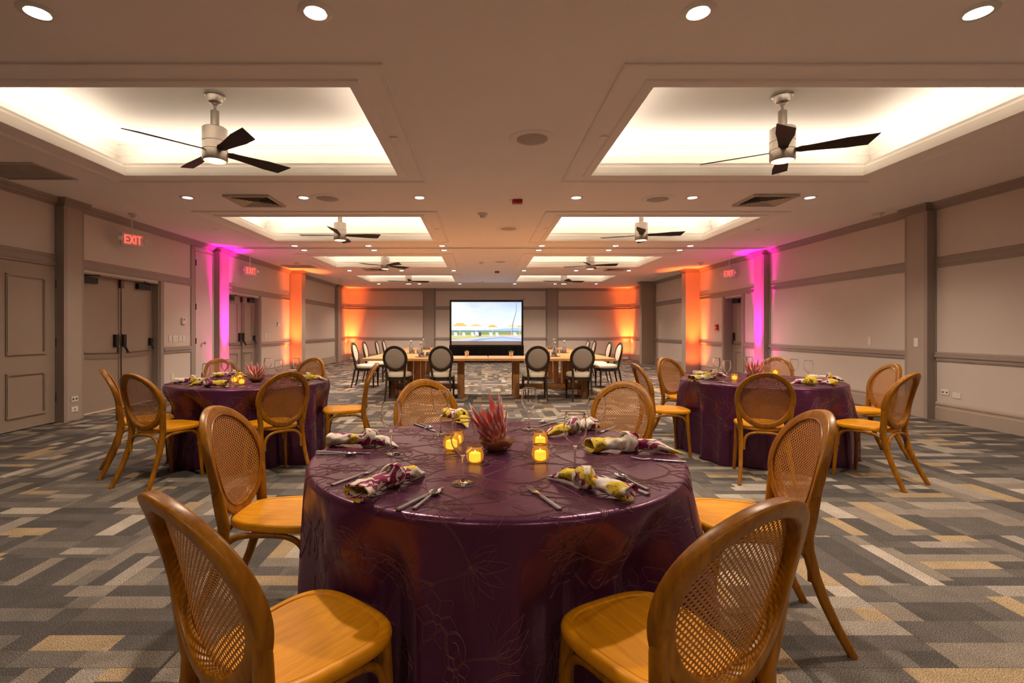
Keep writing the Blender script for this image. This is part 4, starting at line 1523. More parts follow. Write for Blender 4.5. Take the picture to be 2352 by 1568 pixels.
def make_bowl():
    m_ = MB()
    outp = [(.0, 0), (.034, 0), (.042, .003), (.062, .018), (.073, .036), (.077, .050), (.0755, .052)]
    inp = [(.071, .047), (.066, .034), (.054, .018), (.036, .008), (.0, .006)]
    rs = []
    for i, (r, z) in enumerate(outp + inp):
        ring = []
        for k in range(64):
            a = 2 * pi * k / 64
            wv = 1 + .035 * cos(5 * a + .6) * min(1, z / .03)
            zz = z + .005 * cos(5 * a + 1.2) * (z / .05) ** 2
            ring.append((max(r, 1e-5) * wv * cos(a), max(r, 1e-5) * wv * sin(a), zz))
        rs.append(ring)
    m_.rings(rs)
    return tag(m_.build('wooden_bowl', M['bowl'], smooth=60), '', 'bowl')
def make_protea(name, openness, tilt, seed, height, slim=1.0):
    """a king protea head: rows of pointed bracts round a pale dome"""
    rr = random.Random(seed)
    t = thing('protea_flower', '', 'flower')
    m_ = MB()
    along = []
    Rm = Matrix.Rotation(tilt, 4, 'Y')
    def bract(base_r, base_z, az, ln, wd, out0, out1):
        n = 9
        rs = []
        pos = Vector((base_r, 0, base_z))
        for i in range(n):
            q = i / (n - 1)
            ang = out0 + (out1 - out0) * q     # lean from the vertical
            if i:
                pos = pos + Vector((sin(ang), 0, cos(ang))) * (ln / (n - 1))
            wq = wd * (sin(pi * min(1, .18 + .82 * q)) ** .8 if q < 1 else 0.0) + .0004
            nrm = Vector((cos(ang), 0, -sin(ang)))
            cup = .35 * wq
            ring = []
            for (s_, th) in ((-1, 0), (-.5, .7), (0, 1), (.5, .7), (1, 0), (.5, -.3), (0, -.5 + .9), (-.5, -.3 + .3)):
                p = pos + Vector((0, s_ * wq, 0)) + nrm * (cup * (th if th >= 0 else 0) + (0.0012 if th > .5 else 0))
                x, y = p.x * cos(az) - p.y * sin(az), p.x * sin(az) + p.y * cos(az)
                ring.append(Rm @ Vector((x, y, p.z)))
            rs.append(ring)
            along.extend([q] * len(ring))
        m_.rings(rs, True, (True, True))
    rows = 6
    for ri in range(rows):
        q = ri / (rows - 1)
        cnt = 11 - ri // 2
        for k in range(cnt):
            az = 2 * pi * (k + .5 * (ri % 2)) / cnt + rr.uniform(-.09, .09)
            ln = (.042 + .098 * q ** .8) * height * rr.uniform(.82, 1.15)
            o0 = openness * (1.15 - .45 * q) + .15
            o1 = openness * (.75 - .45 * q) + rr.uniform(-.10, .12)
            bract(.024 + .004 * (1 - q), .004 + .036 * q, az, ln, (.0105 + .003 * q) * slim, o0, o1)
    o = m_.build('bracts', M['bract'], t, smooth=70)
    at = o.data.attributes.new('along', 'FLOAT', 'POINT')
    at.data.foreach_set('value', along)
    m_ = MB()
    hd = .075 * height
    m_.lathe([(.02, 0.0), (.026, .02), (.029, hd * .6), (.026, hd * .8), (.016, hd * .97), (.0, hd * 1.02)], 20, mat=Rm)
    m_.build('flower_head', M['dome'], t, smooth=60)
    m_ = MB().tube([(0, 0, -.012), (.0, 0, .012)], .012, 10)
    m_.build('stem', M['stem'], t)
    return t
bw = placer(make_bowl(), 'wooden bowls under the proteas')
bx_, by_ = tp(1140, 1035)
bw((bx_, by_, TOP), .3, 'small koa wood bowl at the middle of the near table')
bw((-2.24, 4.92, TOP), 1.1, 'small wooden bowl at the middle of the left table')
bw((2.82, 5.12, TOP), 2.0, 'small wooden bowl at the middle of the right table, behind the chair')
p1 = make_protea('a', .55, -.32, 5, 1.12)
p1.location = (bx_ + .004, by_, TOP + .036); p1.rotation_euler = (0, 0, .2)
tag(p1, 'red and pink protea flower leaning left in the near table bowl', 'flower', 'protea flowers')
p2 = make_protea('b', .92, 0.0, 8, 1.05, .62)
p2.location = (-2.24, 4.92, TOP + .024)
tag(p2, 'red spiky protea flower in the left table bowl', 'flower', 'protea flowers')
p3 = make_protea('c', .80, .05, 9, 1.15, .75)
p3.location = (2.82, 5.12, TOP + .03)
tag(p3, 'pink protea flower with pale dome on the right table', 'flower', 'protea flowers')

# napkins: a linen square rolled and tied in one knot, local x runs from the rolled end to the tip
def make_napkin(seed, la=.17, lb=.16, open_end=True):
    rr = random.Random(seed)
    m_ = MB()
    def wob(a, q, amp):
        return 1 + amp * cos(3 * a + 5 * q + seed) + amp * .7 * cos(5 * a - 9 * q + seed * 2)
    def tail(sgn, ln, r0, r1, r2, zf, opened):
        """hollow roll of cloth from the knot outwards"""
        n, k_ = 14, 28
        outer, inner = [], []
        bend = rr.uniform(-.04, .04)
        for i in range(n):
            q = i / (n - 1)
            r = r0 + (r1 - r0) * min(1, q * 1.8) if q < .55 else r1 + (r2 - r1) * (q - .55) / .45
            fl = 1 - zf * q
            cz = max(r * fl * 1.0, .003) + .012 * (1 - q)
            cx, cy = sgn * (.012 + ln * q), bend * q * q
            ro, ri_ = [], []
            for k in range(k_):
                a = 2 * pi * k / k_
                w_ = wob(a, q * 2, .10)
                skew = sgn * .28 * r * cos(a) * q if opened else 0
                y, z = r * w_ * cos(a), r * fl * w_ * sin(a)
                ro.append((cx + skew, cy + y, cz + z))
                ri_.append((cx + skew, cy + y * .86, cz + z * .80 - .0003))
            outer.append(ro)
            inner.append(ri_)
        if opened:
            m_.rings(outer + inner[::-1][:n - 3], True, (True, True))
        else:
            m_.rings(outer, True, (True, True))
    tail(-1, la, .020, .031, .048, .42, open_end)
    tail(1, lb, .020, .031, .007, .58, False)
    # the knot: two wide bands of cloth crossing over a full core
    def band(path, wd, th):
        n = len(path)
        prof = [(wd * cos(2 * pi * k / 14), th * sin(2 * pi * k / 14) * (1 + .25 * cos(6 * pi * k / 14))) for k in range(14)]
        m_.sweep(path, prof, up=(0.25, 0.1, 1), loop=True)
    def loop_(rx, rz, tx, tz, zc):
        out = []
        for k in range(26):
            a = 2 * pi * k / 26
            v = Vector((0, rx * cos(a), rz * sin(a)))
            v = Matrix.Rotation(tz, 3, 'Z') @ (Matrix.Rotation(tx, 3, 'Y') @ v)
            out.append((v.x, v.y, v.z + zc))
        return out
    rs = []
    for i in range(11):
        q = i / 10
        x = -.034 + .068 * q
        r = .031 * sin(pi * (.12 + .76 * q)) ** .6
        rs.append([(x, r * wob(a, q, .08) * cos(a), .034 + r * wob(a, q, .08) * sin(a)) for a in [2 * pi * k / 24 for k in range(24)]])
    m_.rings(rs)
    # belts that wrap over the core
    for (tz_, tx_, rad, x0, wd) in ((.62, .30, .037, -.006, .024), (-.70, -.25, .035, .012, .019)):
        n = 30
        ringlist = []
        for i in range(n):
            a = 2 * pi * i / n
            rad2 = rad * (1 + .06 * cos(2 * a + seed))
            c = Vector((0, cos(a), sin(a)))
            ring = []
            for k in range(10):
                b_ = 2 * pi * k / 10
                off = Vector((wd * cos(b_), 0, 0)) + c * (.0065 * sin(b_))
                p = c * rad2 + off
                p = Matrix.Rotation(tz_, 3, 'Z') @ (Matrix.Rotation(tx_, 3, 'Y') @ p)
                ring.append((p.x + x0, p.y, max(.0012, p.z * .98 + .037)))
            ringlist.append(ring)
        m_.rings(ringlist, True, loop=True)
    zmin = min(p[2] for p in m_.v)
    m_.v = [(p[0], p[1], p[2] - zmin) for p in m_.v]
    return tag(m_.build('knotted_napkin', M['napkin'], smooth=70), '', 'napkin')
NAPP = [make_napkin(1), make_napkin(4, .15, .19), make_napkin(9, .18, .13, False)]
used = [False] * 3
def napkin(var, x, y, rz, label, grp, sc=1.0):
    o = NAPP[var]
    if used[var]:
        o = o.copy()
        COL.objects.link(o)
    used[var] = True
    o.location = (x, y, TOP)
    o.rotation_euler = (0, 0, rz)
    o.scale = (sc, sc, sc)
    tag(o, label, 'napkin', grp)
def ang(p, q):
    return atan2(q[1] - p[1], q[0] - p[0])
NG = ['knotted print napkins on the %s table' % k for k in GT]
napkin(2, *tp(848, 1026), ang(tp(748, 1024), tp(930, 1030)), 'mostly yellow knotted napkin at the left side of the near table', NG[0], .95)
napkin(0, *tp(905, 1118), ang(tp(800, 1150), tp(975, 1094)), 'cream and magenta knotted napkin at the left front of the near table', NG[0], .95)
napkin(0, *tp(1346, 1123), ang(tp(1450, 1165), tp(1270, 1096)), 'yellow and magenta knotted napkin with gaping rolled end, right front of the near table', NG[0], .90)
napkin(1, .625, 2.10, ang(tp(1350, 1037), tp(1580, 1041)), 'long cream and magenta knotted napkin lying at the right of the near table', NG[0], 1.05)
napkin(1, .455, 2.47, ang(tp(1350, 984), tp(1275, 997)), 'knotted napkin seen through a wine glass at the back right of the near table', NG[0])
napkin(2, *tp(1058, 973), ang(tp(1040, 968), tp(1105, 1000)), 'pale pink knotted napkin behind the protea on the near table', NG[0])
napkin(1, -2.80, 4.80, .1, 'knotted napkin with pale top at the left edge of the left table', NG[1])
napkin(0, -2.50, 4.50, 2.9, 'striped knotted napkin at the front of the left table', NG[1], 1.05)
napkin(2, -2.72, 5.42, .4, 'knotted napkin behind the wine glasses on the left table', NG[1])
napkin(1, -1.78, 5.08, .1, 'knotted napkin with yellow knot at the right of the left table', NG[1])
napkin(0, 2.30, 5.06, .15, 'knotted napkin nearest the left edge of the right table', NG[2])
napkin(2, 2.55, 5.42, -.3, 'knotted napkin behind the two left glasses on the right table', NG[2])
napkin(2, 3.52, 5.02, -.5, 'knotted napkin at the far right of the right table, the farther of two', NG[2])
napkin(0, 3.07, 4.62, pi - .35, 'long knotted napkin at the right front of the right table', NG[2], 1.1)

# cutlery: local x runs from handle end to tip, centred
def hprof(w_, t_):
    return rrect(w_, t_, min(w_, t_) * .3, 2)
def make_fork():
    t = thing('dinner_fork', '', 'fork')
    m_ = MB()
    m_.sweep([(-.105, 0, .003), (-.05, 0, .0032), (.012, 0, .004)], hprof(.017, .0046), scales=[(1.0, 1), (.92, 1), (.75, 1)])
    m_.build('handle', M['steelh'], t, smooth=40)
    m_ = MB()
    m_.sweep([(.010, 0, .004), (.022, 0, .0055), (.034, 0, .006), (.048, 0, .004), (.062, 0, .0035)], hprof(.020, .0026), scales=[(.6, 1.5), (.34, 1.5), (.6, 1.1), (1.1, 1), (1.12, 1)])
    for k in range(4):
        y = (k - 1.5) * .0060
        m_.sweep([(.060, y, .0035), (.080, y, .0045), (.102, y, .0095)], hprof(.0030, .0024), scales=[1, 1, .6])
    m_.build('tines', M['steel'], t, smooth=40)
    return t
def make_knife():
    t = thing('dinner_knife', '', 'knife')
    m_ = MB()
    m_.sweep([(-.118, 0, .0035), (-.06, 0, .0036), (-.005, 0, .0036)], hprof(.018, .006), scales=[1.0, .95, .8])
    m_.build('handle', M['steelh'], t, smooth=40)
    m_ = MB()
    rs = []
    for (x, y0, y1) in ((-.006, -.005, .005), (.004, -.008, .006), (.03, -.010, .0065), (.07, -.0105, .0065), (.095, -.0085, .0055), (.112, -.003, .003), (.118, .0005, .001)):
        rs.append([(x, y0, .0035), (x, (y0 + y1) / 2, .0045), (x, y1, .0045), (x, y1, .0030), (x, (y0 + y1) / 2, .0028)])
    m_.rings(rs)
    m_.build('blade', M['steel'], t, smooth=30)
    return t
def make_spoon():
    t = thing('teaspoon', '', 'spoon')
    m_ = MB()
    m_.sweep([(-.085, 0, .003), (-.03, 0, .0035), (.025, 0, .006), (.036, 0, .0055)], hprof(.014, .0042), scales=[(1.0, 1), (.8, 1), (.45, 1), (.5, .8)])
    m_.build('handle', M['steelh'], t, smooth=40)
    m_ = MB()
    rs = []
    n = 24
    for (k, dz, dr) in ((.02, -.0060, 0), (.4, -.0052, 0), (.75, -.0030, 0), (.95, -.0002, 0), (1.0, .0012, 0), (.985, .0000, 0), (.75, -.0042, 0), (.4, -.0064, 0), (.02, -.0072, 0)):
        rs.append([(.062 + .029 * k * cos(2 * pi * q / n) , .0185 * k * sin(2 * pi * q / n) * (1 - .18 * cos(2 * pi * q / n)), .0078 + dz) for q in range(n)])
    m_.rings(rs)
    m_.build('spoon_bowl', M['steel'], t, smooth=50)
    return t
fk, kn, sp_ = placer(make_fork()), placer(make_knife()), placer(make_spoon())
def cut(put, a, c, label, grp, dz=0.0):
    m0 = ((a[0] + c[0]) / 2, (a[1] + c[1]) / 2)
    put((m0[0], m0[1], TOP + dz), ang(a, c), label, grp)
FG = ['forks on the %s table' % k for k in GT]
KG = ['knives on the %s table' % k for k in GT]
SG = ['spoons on the %s table' % k for k in GT]
cut(fk, tp(752, 1120), tp(872, 1078), 'dinner fork at the left front of the near table, above the cream napkin', FG[0])
cut(kn, tp(905, 1177), tp(1025, 1118), 'dinner knife at the left front edge of the near table, under a spoon', KG[0])
cut(sp_, tp(940, 1180), tp(1015, 1124), 'teaspoon at the left front edge of the near table', SG[0], .001)
cut(fk, tp(1300, 1182), tp(1203, 1115), 'dinner fork lying alone at the centre front of the near table', FG[0])
cut(kn, tp(1488, 1138), tp(1378, 1093), 'dinner knife at the right front of the near table beside the gaping napkin', KG[0])
cut(sp_, tp(1500, 1133), tp(1407, 1089), 'teaspoon at the right front of the near table beside the gaping napkin', SG[0], .001)
cut(fk, tp(1580, 1063), tp(1442, 1054), 'dinner fork at the right edge of the near table, in front of the long napkin', FG[0])
cut(kn, tp(1535, 1021), tp(1398, 1020), 'dinner knife behind the long napkin at the right of the near table', KG[0])
cut(kn, tp(726, 1039), tp(853, 1043), 'dinner knife at the left edge of the near table, before the yellow napkin', KG[0])
cut(sp_, tp(728, 1044), tp(815, 1046), 'teaspoon at the left edge of the near table, before the yellow napkin', SG[0], .001)
cut(kn, tp(955, 976), tp(999, 991), 'dark-looking knife at the left back of the near table', KG[0])
cut(sp_, tp(965, 974), tp(990, 986), 'dark-looking teaspoon at the left back of the near table', SG[0], .001)
cut(kn, tp(1292, 967), tp(1236, 981), 'dinner knife at the back right of the near table', KG[0])
cut(sp_, tp(1285, 964), tp(1240, 973), 'teaspoon at the back right of the near table', SG[0])
cut(fk, tp(1410, 983), tp(1375, 996), 'dinner fork before the right chair across the near table', FG[0])
cut(kn, (-3.02, 4.72), (-2.80, 4.68), 'dinner knife at the left edge of the left table', KG[1])
cut(kn, (-2.55, 4.36), (-2.42, 4.47), 'dinner knife at the front of the left table by the striped napkin', KG[1])
cut(sp_, (-2.38, 4.33), (-2.28, 4.46), 'teaspoon at the front of the left table by the striped napkin', SG[1])
cut(fk, (-2.06, 4.36), (-2.12, 4.56), 'dinner fork left of the front chair on the left table', FG[1])
cut(sp_, (-2.86, 5.30), (-2.78, 5.18), 'teaspoon at the back of the left table', SG[1])
cut(kn, (-1.63, 4.98), (-1.84, 4.96), 'dinner knife at the right edge of the left table', KG[1])
cut(kn, (2.15, 4.95), (2.38, 4.92), 'dinner knife at the left front of the right table', KG[2])
cut(sp_, (2.22, 4.90), (2.38, 4.88), 'teaspoon at the left front of the right table', SG[2])
cut(kn, (3.34, 4.62), (3.20, 4.80), 'dinner knife behind the long napkin on the right table', KG[2])
cut(fk, (2.02, 5.15), (2.2, 5.18), 'dinner fork at the left edge of the right table', FG[2])

# ------------------------------------------------------------------ the wooden tables in a U
def make_trestle(lx, ly):
    """long side along x when lx > ly"""
    t = thing('trestle_table', '', 'table')
    alongx = lx > ly
    m_ = MB()
    n = 5
    wdt = (ly if alongx else lx) / n
    for k in range(n):
        a0, a1 = -n * wdt / 2 + k * wdt + .001, -n * wdt / 2 + (k + 1) * wdt - .001
        if alongx:
            m_.box(-lx / 2, lx / 2, a0, a1, .705, .75)
        else:
            m_.box(a0, a1, -ly / 2, ly / 2, .705, .75)
    m_.build('tabletop', M['table'] if alongx else M['tabley'], t, smooth=0, bev=.003)
    for s_ in (-1, 1):
        m_ = MB()
        o = s_ * ((lx if alongx else ly) / 2 - .52)
        hw = (ly if alongx else lx) / 2 - .26
        def bx(a0, a1, c0, c1, z0, z1):
            if alongx:
                m_.box(a0, a1, c0, c1, z0, z1)
            else:
                m_.box(c0, c1, a0, a1, z0, z1)
        bx(o - .06, o + .06, -hw, -hw + .12, 0, .705)
        bx(o - .06, o + .06, hw - .12, hw, 0, .705)
        bx(o - .055, o + .055, -hw + .12, hw - .12, .0, .12)
        bx(o - .055, o + .055, -hw + .12, hw - .12, .62, .703)
        m_.build('trestle_leg', M['tableleg'], t, smooth=0, bev=.004)
    m_ = MB()
    L_ = (lx if alongx else ly) / 2 - .575
    if alongx:
        m_.box(-L_, L_, -.05, .05, .14, .24)
    else:
        m_.box(-.05, .05, -L_, L_, .14, .24)
    m_.build('stretcher', M['tableleg'], t, smooth=0, bev=.004)
    return t
th_ = placer(make_trestle(2.33, 1.0), 'amber wood tables set in a U')
th_((-1.04, 9.55, 0), .006, 'long amber wood table, left half of the front row of the U')
th_((1.30, 9.55, 0), -.006, 'long amber wood table, right half of the front row of the U')
tv_ = placer(make_trestle(1.0, 2.33), 'amber wood tables set in a U')
tv_((-1.70, 11.23, 0), 0, 'amber wood table, first of the left arm of the U')
tv_((-1.70, 13.57, 0), 0, 'amber wood table, last of the left arm of the U')
tv_((1.96, 11.23, 0), 0, 'amber wood table, first of the right arm of the U')
tv_((1.96, 13.57, 0), 0, 'amber wood table, last of the right arm of the U')

def make_louis():
    t = thing('oval_back_dining_chair', '', 'chair')
    def by(x, z):
        return -.235 - .20 * (z - .5) + .25 * x * x
    zo, ro, ri = .765, .235, .180
    kx = .955
    N = 48
    rs = []
    for k in range(N):
        a = 2 * pi * k / N
        ring = []
        for (p_, q_) in rrect(.052, .042, .016, 2):
            rr = (ro + ri) / 2 + p_
            x, z = rr * cos(a) * kx, zo + rr * sin(a)
            ring.append((x, by(x, z) + q_, z))
        rs.append(ring)
    MB().rings(rs, True, loop=True).build('back_frame', M['louis'], t, smooth=50)
    m_ = MB()
    for sgn, mat_ in ((1, 0), (-1, 1)):
        rs = []
        m_.cur = mat_
        for (k, d) in ((1.02, .0), (.97, .008), (.85, .014), (.5, .020), (.02, .022)):
            ring = []
            for q in range(N):
                a = 2 * pi * q / N
                x, z = ri * k * cos(a) * kx, zo + ri * k * sin(a)
                ring.append((x, by(x, z) + sgn * (d + .006), z))
            rs.append(ring if sgn > 0 else ring[::-1])
        m_.rings(rs, True, (False, True))
    m_.build('back_pad', [M['linen'], M['linenback']], t, smooth=60)
    def outline(a, k=1.0):
        ca, sa = cos(a), sin(a)
        ca = abs(ca) ** .7 * (1 if ca >= 0 else -1)
        sa = abs(sa) ** .7 * (1 if sa >= 0 else -1)
        return ((.225 + .03 * sa) * ca * k, .235 * sa * k)
    m_ = MB()
    m_.rings([[(*outline(2 * pi * q / N, k), z) for q in range(N)] for k, z in ((.92, .425), (.97, .425), (1.0, .432), (1.0, .45), (.99, .475), (.94, .497), (.8, .508), (.5, .516), (.02, .518))])
    m_.build('seat_cushion', M['linen'], t, smooth=60)
    m_ = MB()
    m_.rings([[(*outline(2 * pi * q / N, k), z) for q in range(N)] for k, z in ((.9, .365), (.98, .365), (1.0, .37), (1.0, .385), (.985, .395), (1.0, .405), (1.01, .425), (.95, .43))])
    m_.build('seat_rail', M['louis'], t, smooth=40)
    for s_ in (-1, 1):
        m_ = MB().lathe([(.012, 0), (.016, .004), (.013, .03), (.016, .06), (.023, .30), (.020, .31), (.026, .325), (.026, .34), (.020, .345), (.024, .37), (.024, .40)], 14, c=(s_ * .205, .185, 0))
        m_.build('leg', M['louis'], t, smooth=40)
        m_ = MB()
        m_.sweep([(s_ * .188, by(.188, .66), .655), (s_ * .172, by(.17, .58) , .58), (s_ * .16, by(.16, .5) , .5), (s_ * .158, by(.16, .45), .42), (s_ * .162, -.245, .36), (s_ * .168, -.27, .2), (s_ * .175, -.32, 0)],
                 rrect(.036, .040, .012, 2), up=(0, 1, 0), scales=[.8, 1.0, 1.05, 1.05, 1.0, .85, .65])
        m_.build('leg', M['louis'], t, smooth=50)
    return t
lc = placer(make_louis())
GF, GA, GB = 'oval back dining chairs along the front of the U', 'oval back dining chairs on the left of the U', 'oval back dining chairs on the right of the U'
for (x, y, rz, l, g_) in (
        (-1.52, 9.05, -.05, 'dark-framed oval-back chair, leftmost of four with backs to us', GF), (-.725, 9.05, .02, 'dark-framed oval-back chair, second of four with backs to us, left of the gap', GF),
        (.985, 9.05, .03, 'dark-framed oval-back chair, third of four with backs to us, right of the gap', GF), (1.79, 9.05, .0, 'dark-framed oval-back chair, rightmost of four with backs to us', GF),
        (-2.56, 11.1, -pi / 2 - .03, 'cream oval-back chair nearest us on the left side of the U', GA), (-2.58, 12.2, -pi / 2, 'cream oval-back chair second on the left side of the U', GA),
        (-2.58, 13.6, -pi / 2 + .03, 'cream oval-back chair third on the left side of the U', GA), (-2.58, 14.55, -pi / 2, 'cream oval-back chair farthest on the left side of the U', GA),
        (2.80, 11.1, pi / 2 + .04, 'cream oval-back chair nearest us on the right side of the U', GB), (2.80, 12.0, pi / 2, 'cream oval-back chair second on the right side of the U', GB),
        (2.80, 13.6, pi / 2 - .02, 'cream oval-back chair third on the right side of the U', GB), (2.80, 14.4, pi / 2, 'cream oval-back chair farthest on the right side of the U', GB)):
    lc((x, y, 0), rz, l, g_)

# on the wooden tables
WT = .7503
def make_pot(mat, seed):
    rr = random.Random(seed)
    t = thing('potted_succulent', '', 'plant')
    MB().lathe([(.0, 0), (.032, 0), (.036, .004), (.042, .075), (.040, .077), (.036, .07), (.0, .068)], 20).build('pot', M['pot'], t)
    m_ = MB()
    for ri in range(3):
        for k in range(8):
            a = 2 * pi * (k + .5 * ri) / 8
            o_, l_ = (1.15, .8, .35)[ri], (.055, .05, .045)[ri]
            d = Vector((sin(o_) * cos(a), sin(o_) * sin(a), cos(o_)))
            c = Vector((0, 0, .066))
            m_.tube([c, c + d * l_ * .5, c + d * l_ * rr.uniform(.9, 1.2)], .011, 6, scales=[.6, 1.0, .15])
    m_.build('leaves', M[mat], t, smooth=60)
    return t
a_ = make_pot('pale', 1)
a_.location = (-.295, 9.93, WT)
tag(a_, 'small potted succulent with pale flowers, left of the table seam', 'plant', 'succulents on the front table')
a_ = make_pot('green', 2)
a_.location = (.595, 9.93, WT)
tag(a_, 'small potted green succulent, right of the table seam', 'plant', 'succulents on the front table')
def make_tray():
    m_ = MB().lathe([(.0, .002), (.15, .002), (.165, .012), (.168, .012), (.160, 0), (.0, 0)], 32)
    return tag(m_.build('serving_tray', M['tray']), '', 'tray')
def make_bottle():
    t = thing('water_bottle', '', 'bottle')
    MB().lathe([(.0, 0), (.042, 0), (.045, .004), (.045, .15), (.036, .18), (.016, .205), (.014, .245), (.017, .247), (.017, .255), (.0145, .255), (.012, .25), (.012, .205), (.034, .178), (.0425, .15), (.0425, .006), (.0, .005)], 24).build('bottle_body', M['glass'], t, smooth=60)
    MB().lathe([(.0, .248), (.011, .248), (.011, .258), (.018, .262), (.020, .275), (.012, .285), (.0, .286)], 16).build('stopper', M['plate'], t)
    return t
def make_tumbler():
    m_ = MB().lathe([(.0, 0), (.030, 0), (.032, .002), (.038, .095), (.0365, .0955), (.0305, .008), (.0, .007)], 24)
    return tag(m_.build('tumbler', M['glass'], smooth=60), '', 'glass')
ty_, bo_, tu_ = placer(make_tray(), 'trays of water glasses on the U'), placer(make_bottle(), 'water bottles on the U'), placer(make_tumbler(), 'tumblers on the U')
for (x, y, w1, tum) in ((-1.13, 9.62, 'at the left end of the front table, between two chair backs', ((-.05, .05), (.04, .06), (.05, -.04))), (-1.52, 11.05, 'on the first left arm table', ((.06, .03), (-.02, -.08))),
                        (-1.52, 13.35, 'on the last left arm table', ((.06, .0), (.0, -.08))),
                        (1.40, 9.80, 'at the right end of the front table, between two chair backs', ((.05, .05), (-.04, .07), (-.05, -.04))), (1.83, 11.25, 'on the first right arm table', ((-.06, .03), (.0, -.08))),
                        (1.92, 13.5, 'on the last right arm table', ((-.06, .02), (-.0, -.08)))):
    ty_((x, y, WT), 0, 'round metal tray ' + w1)
    bo_((x - (.05 if x < 0 else -.05), y - .02, WT + .0025), 0, 'stoppered water bottle on the tray ' + w1.split(', between')[0])
    for k, (dx, dy) in enumerate(tum):
        lb_ = ('right' if dx > 0 else 'left') if len(tum) == 2 else (('left back', 'right back', 'front')[k] if x < 0 else ('right back', 'left back', 'front')[k])
        tu_((x + dx * 1.1 + (.03 if x < 0 else -.03), y + dy * 1.2, WT + .0025), 0, 'clear tumbler, %s, on the tray %s' % (lb_, w1.split(', between')[0]))

# ------------------------------------------------------------------ the projection screen
scr = thing('projection_screen', 'large black-framed projection screen showing a poolside picture at the back', 'screen', (.19, 19.2, 0))
SX0, SX1, SZ0, SZ1 = -1.355, 1.36, .70, 2.375
m_ = MB()
for (x0, x1, z0, z1) in ((SX0 - .07, SX1 + .07, SZ1, SZ1 + .07), (SX0 - .07, SX1 + .07, SZ0 - .07, SZ0), (SX0 - .07, SX0, SZ0, SZ1), (SX1, SX1 + .07, SZ0, SZ1)):
    m_.box(x0, x1, -.03, .03, z0, z1)
m_.tube([(SX1 + .05, 0, SZ1 + .05), (SX1 + .13, 0, SZ1 + .14)], .012, 6)
m_.build('screen_frame', M['frameblk'], scr, smooth=0)
m_ = MB()
pts = []
nf = 140
for k in range(nf + 1):
    q = k / nf
    pts.append((SX0 - .09 + (SX1 - SX0 + .18) * q, .012 * sin(k * 2.1) + .006 * sin(k * .9)))
m_.rings([[(x, y - .012, z) for x, y in pts] + [(x, y + .012, z) for x, y in pts[::-1]] for z in (.01, SZ0 - .02)])
m_.build('skirt', M['black'], scr, smooth=60)
for s_ in (SX0 - .04, SX1 + .04):
    m_ = MB()
    m_.box(s_ - .03, s_ + .03, .03, .07, 0, SZ1)
    m_.tube([(s_, .05, 1.6), (s_, .55, .02)], .018, 6)
    m_.box(s_ - .03, s_ + .03, -.02, .6, 0, .03)
    m_.build('stand', M['frameblk'], scr, smooth=0)
# the picture itself, flat as it is on the screen
def sc_emit(hex_, s_=1.05):
    m, nt, p = newmat('projected_' + hex_)
    p.inputs['Base Color'].default_value = (.02, .02, .02, 1)
    p.inputs['Emission Color'].default_value = (*S(hex_), 1)
    p.inputs['Emission Strength'].default_value = s_
    return m
PW, PH = SX1 - SX0, SZ1 - SZ0
# u,v in picture space, from the screen's lower left
def P(u, v, k):
    return (SX0 + u * PW, -.004 - .0006 * k, SZ0 + v * PH)
m_ = MB()
m_.add([P(0, 0, 0), P(1, 0, 0), P(1, 1, 0), P(0, 1, 0)], [(0, 1, 2, 3)])
m_.build('screen_sheet', mk('screen_white', (.72, .70, .68), .8), scr, smooth=0)
V0 = .088
m_ = MB()
m_.add([P(.0, .30, 1), P(1, .30, 1), P(1, .99, 1), P(0, .99, 1)], [(0, 1, 2, 3)])
m_.build('projected_sky', sky_screen_mat(), scr, smooth=0)
shapes = []
def poly(hex_, pts, k):
    shapes.append((hex_, pts, k))
poly('aac6e6', [(0, .29), (1, .29), (1, .40), (.8, .385), (.6, .36), (.4, .345), (0, .34)], 2)
poly('5f86b8', [(0, .30), (1, .30), (1, .325), (0, .335)], 3)
RB = random.Random(3)
hp = [(0, .22), (1, .22)]
for k in range(41):
    q = 1 - k / 40
    hp.append((q, .315 + RB.uniform(-.012, .012)))
poly('8d9a6e', hp, 4)
poly('c8c983', [(0, .14), (1, .18), (1, .245), (.4, .235), (0, .225)], 5)
poly('cdc7d2', [(0, V0), (1, V0), (1, .215), (.75, .21), (.5, .18), (0, .13)], 6)
poly('8ea6d8', [(.22, V0), (1, V0), (1, .14), (.72, .185), (.4, .14)], 7)
poly('b4c8ee', [(.36, V0), (1, V0), (1, .115), (.72, .165), (.5, .13)], 8)
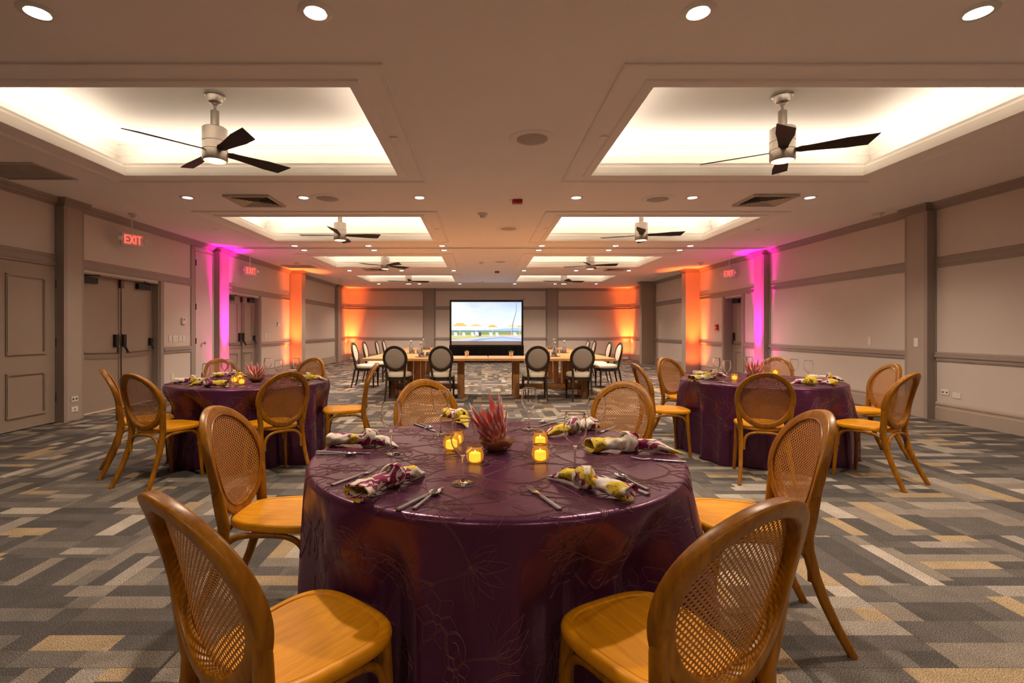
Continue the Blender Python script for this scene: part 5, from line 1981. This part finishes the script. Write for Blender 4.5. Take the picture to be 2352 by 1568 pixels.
for (cx_, vz, wd, hx_) in ((.12, .455, .235, 'e9b85c'), (.35, .445, .19, 'e8c58e'), (.585, .425, .16, 'e3b530'), (.86, .43, .175, 'ead2a6'), (.975, .42, .12, 'e8b45a')):
    x0, x1 = max(0, cx_ - wd / 2), min(1, cx_ + wd / 2)
    sc_ = wd / .235
    poly(hx_, [(x0, vz - .02 * sc_), (x1, vz - .02 * sc_), (min(1, cx_ + wd * .28), vz + .022 * sc_), (max(0, cx_ - wd * .28), vz + .022 * sc_)], 9)
    poly(hx_, [(max(0, cx_ - wd * .24), vz + .024 * sc_), (min(1, cx_ + wd * .24), vz + .024 * sc_), (min(1, cx_ + wd * .22), vz + .05 * sc_), (max(0, cx_ - wd * .22), vz + .05 * sc_)], 9)
    poly('d9d4cc', [(cx_ - .003, .16), (cx_ + .003, .16), (cx_ + .003, vz - .02 * sc_), (cx_ - .003, vz - .02 * sc_)], 8.5)
for (u, wd) in ((.04, .05), (.16, .045), (.285, .045), (.345, .05), (.545, .045), (.635, .045), (.89, .05)):
    poly('efe6e2', [(u, .21), (u + wd * .9, .20), (u + wd * .7, .285), (u - wd * .2, .29)], 10)
poly('b88a7a', [(.80, .235), (.86, .235), (.85, .285), (.79, .285)], 10)
poly('5a4a4a', [(.345, .20), (.42, .20), (.43, .29), (.36, .31)], 10.5)
poly('dfe3ee', [(.34, .215), (.39, .21), (.385, .30), (.35, .30)], 11)
tr_ = [(.868, .32), (.872, .45), (.89, .58), (.915, .70), (.928, .82), (.922, .95), (.925, .99)]
for k in range(len(tr_) - 1):
    (a0, b0), (a1, b1) = tr_[k], tr_[k + 1]
    w0 = .008 - .0009 * k
    poly('8d94a6', [(a0 - w0, b0), (a0 + w0, b0), (a1 + w0 * .85, b1), (a1 - w0 * .85, b1)], 9.5)
mats, mb = [], MB()
hexes = {}
for hex_, pts, k in shapes:
    if hex_ not in hexes:
        hexes[hex_] = len(mats)
        mats.append(sc_emit(hex_))
    mb.cur = hexes[hex_]
    mb.add([P(u, v, k) for u, v in pts], [tuple(range(len(pts)))])
mb.build('projected_picture', mats, scr, smooth=0)
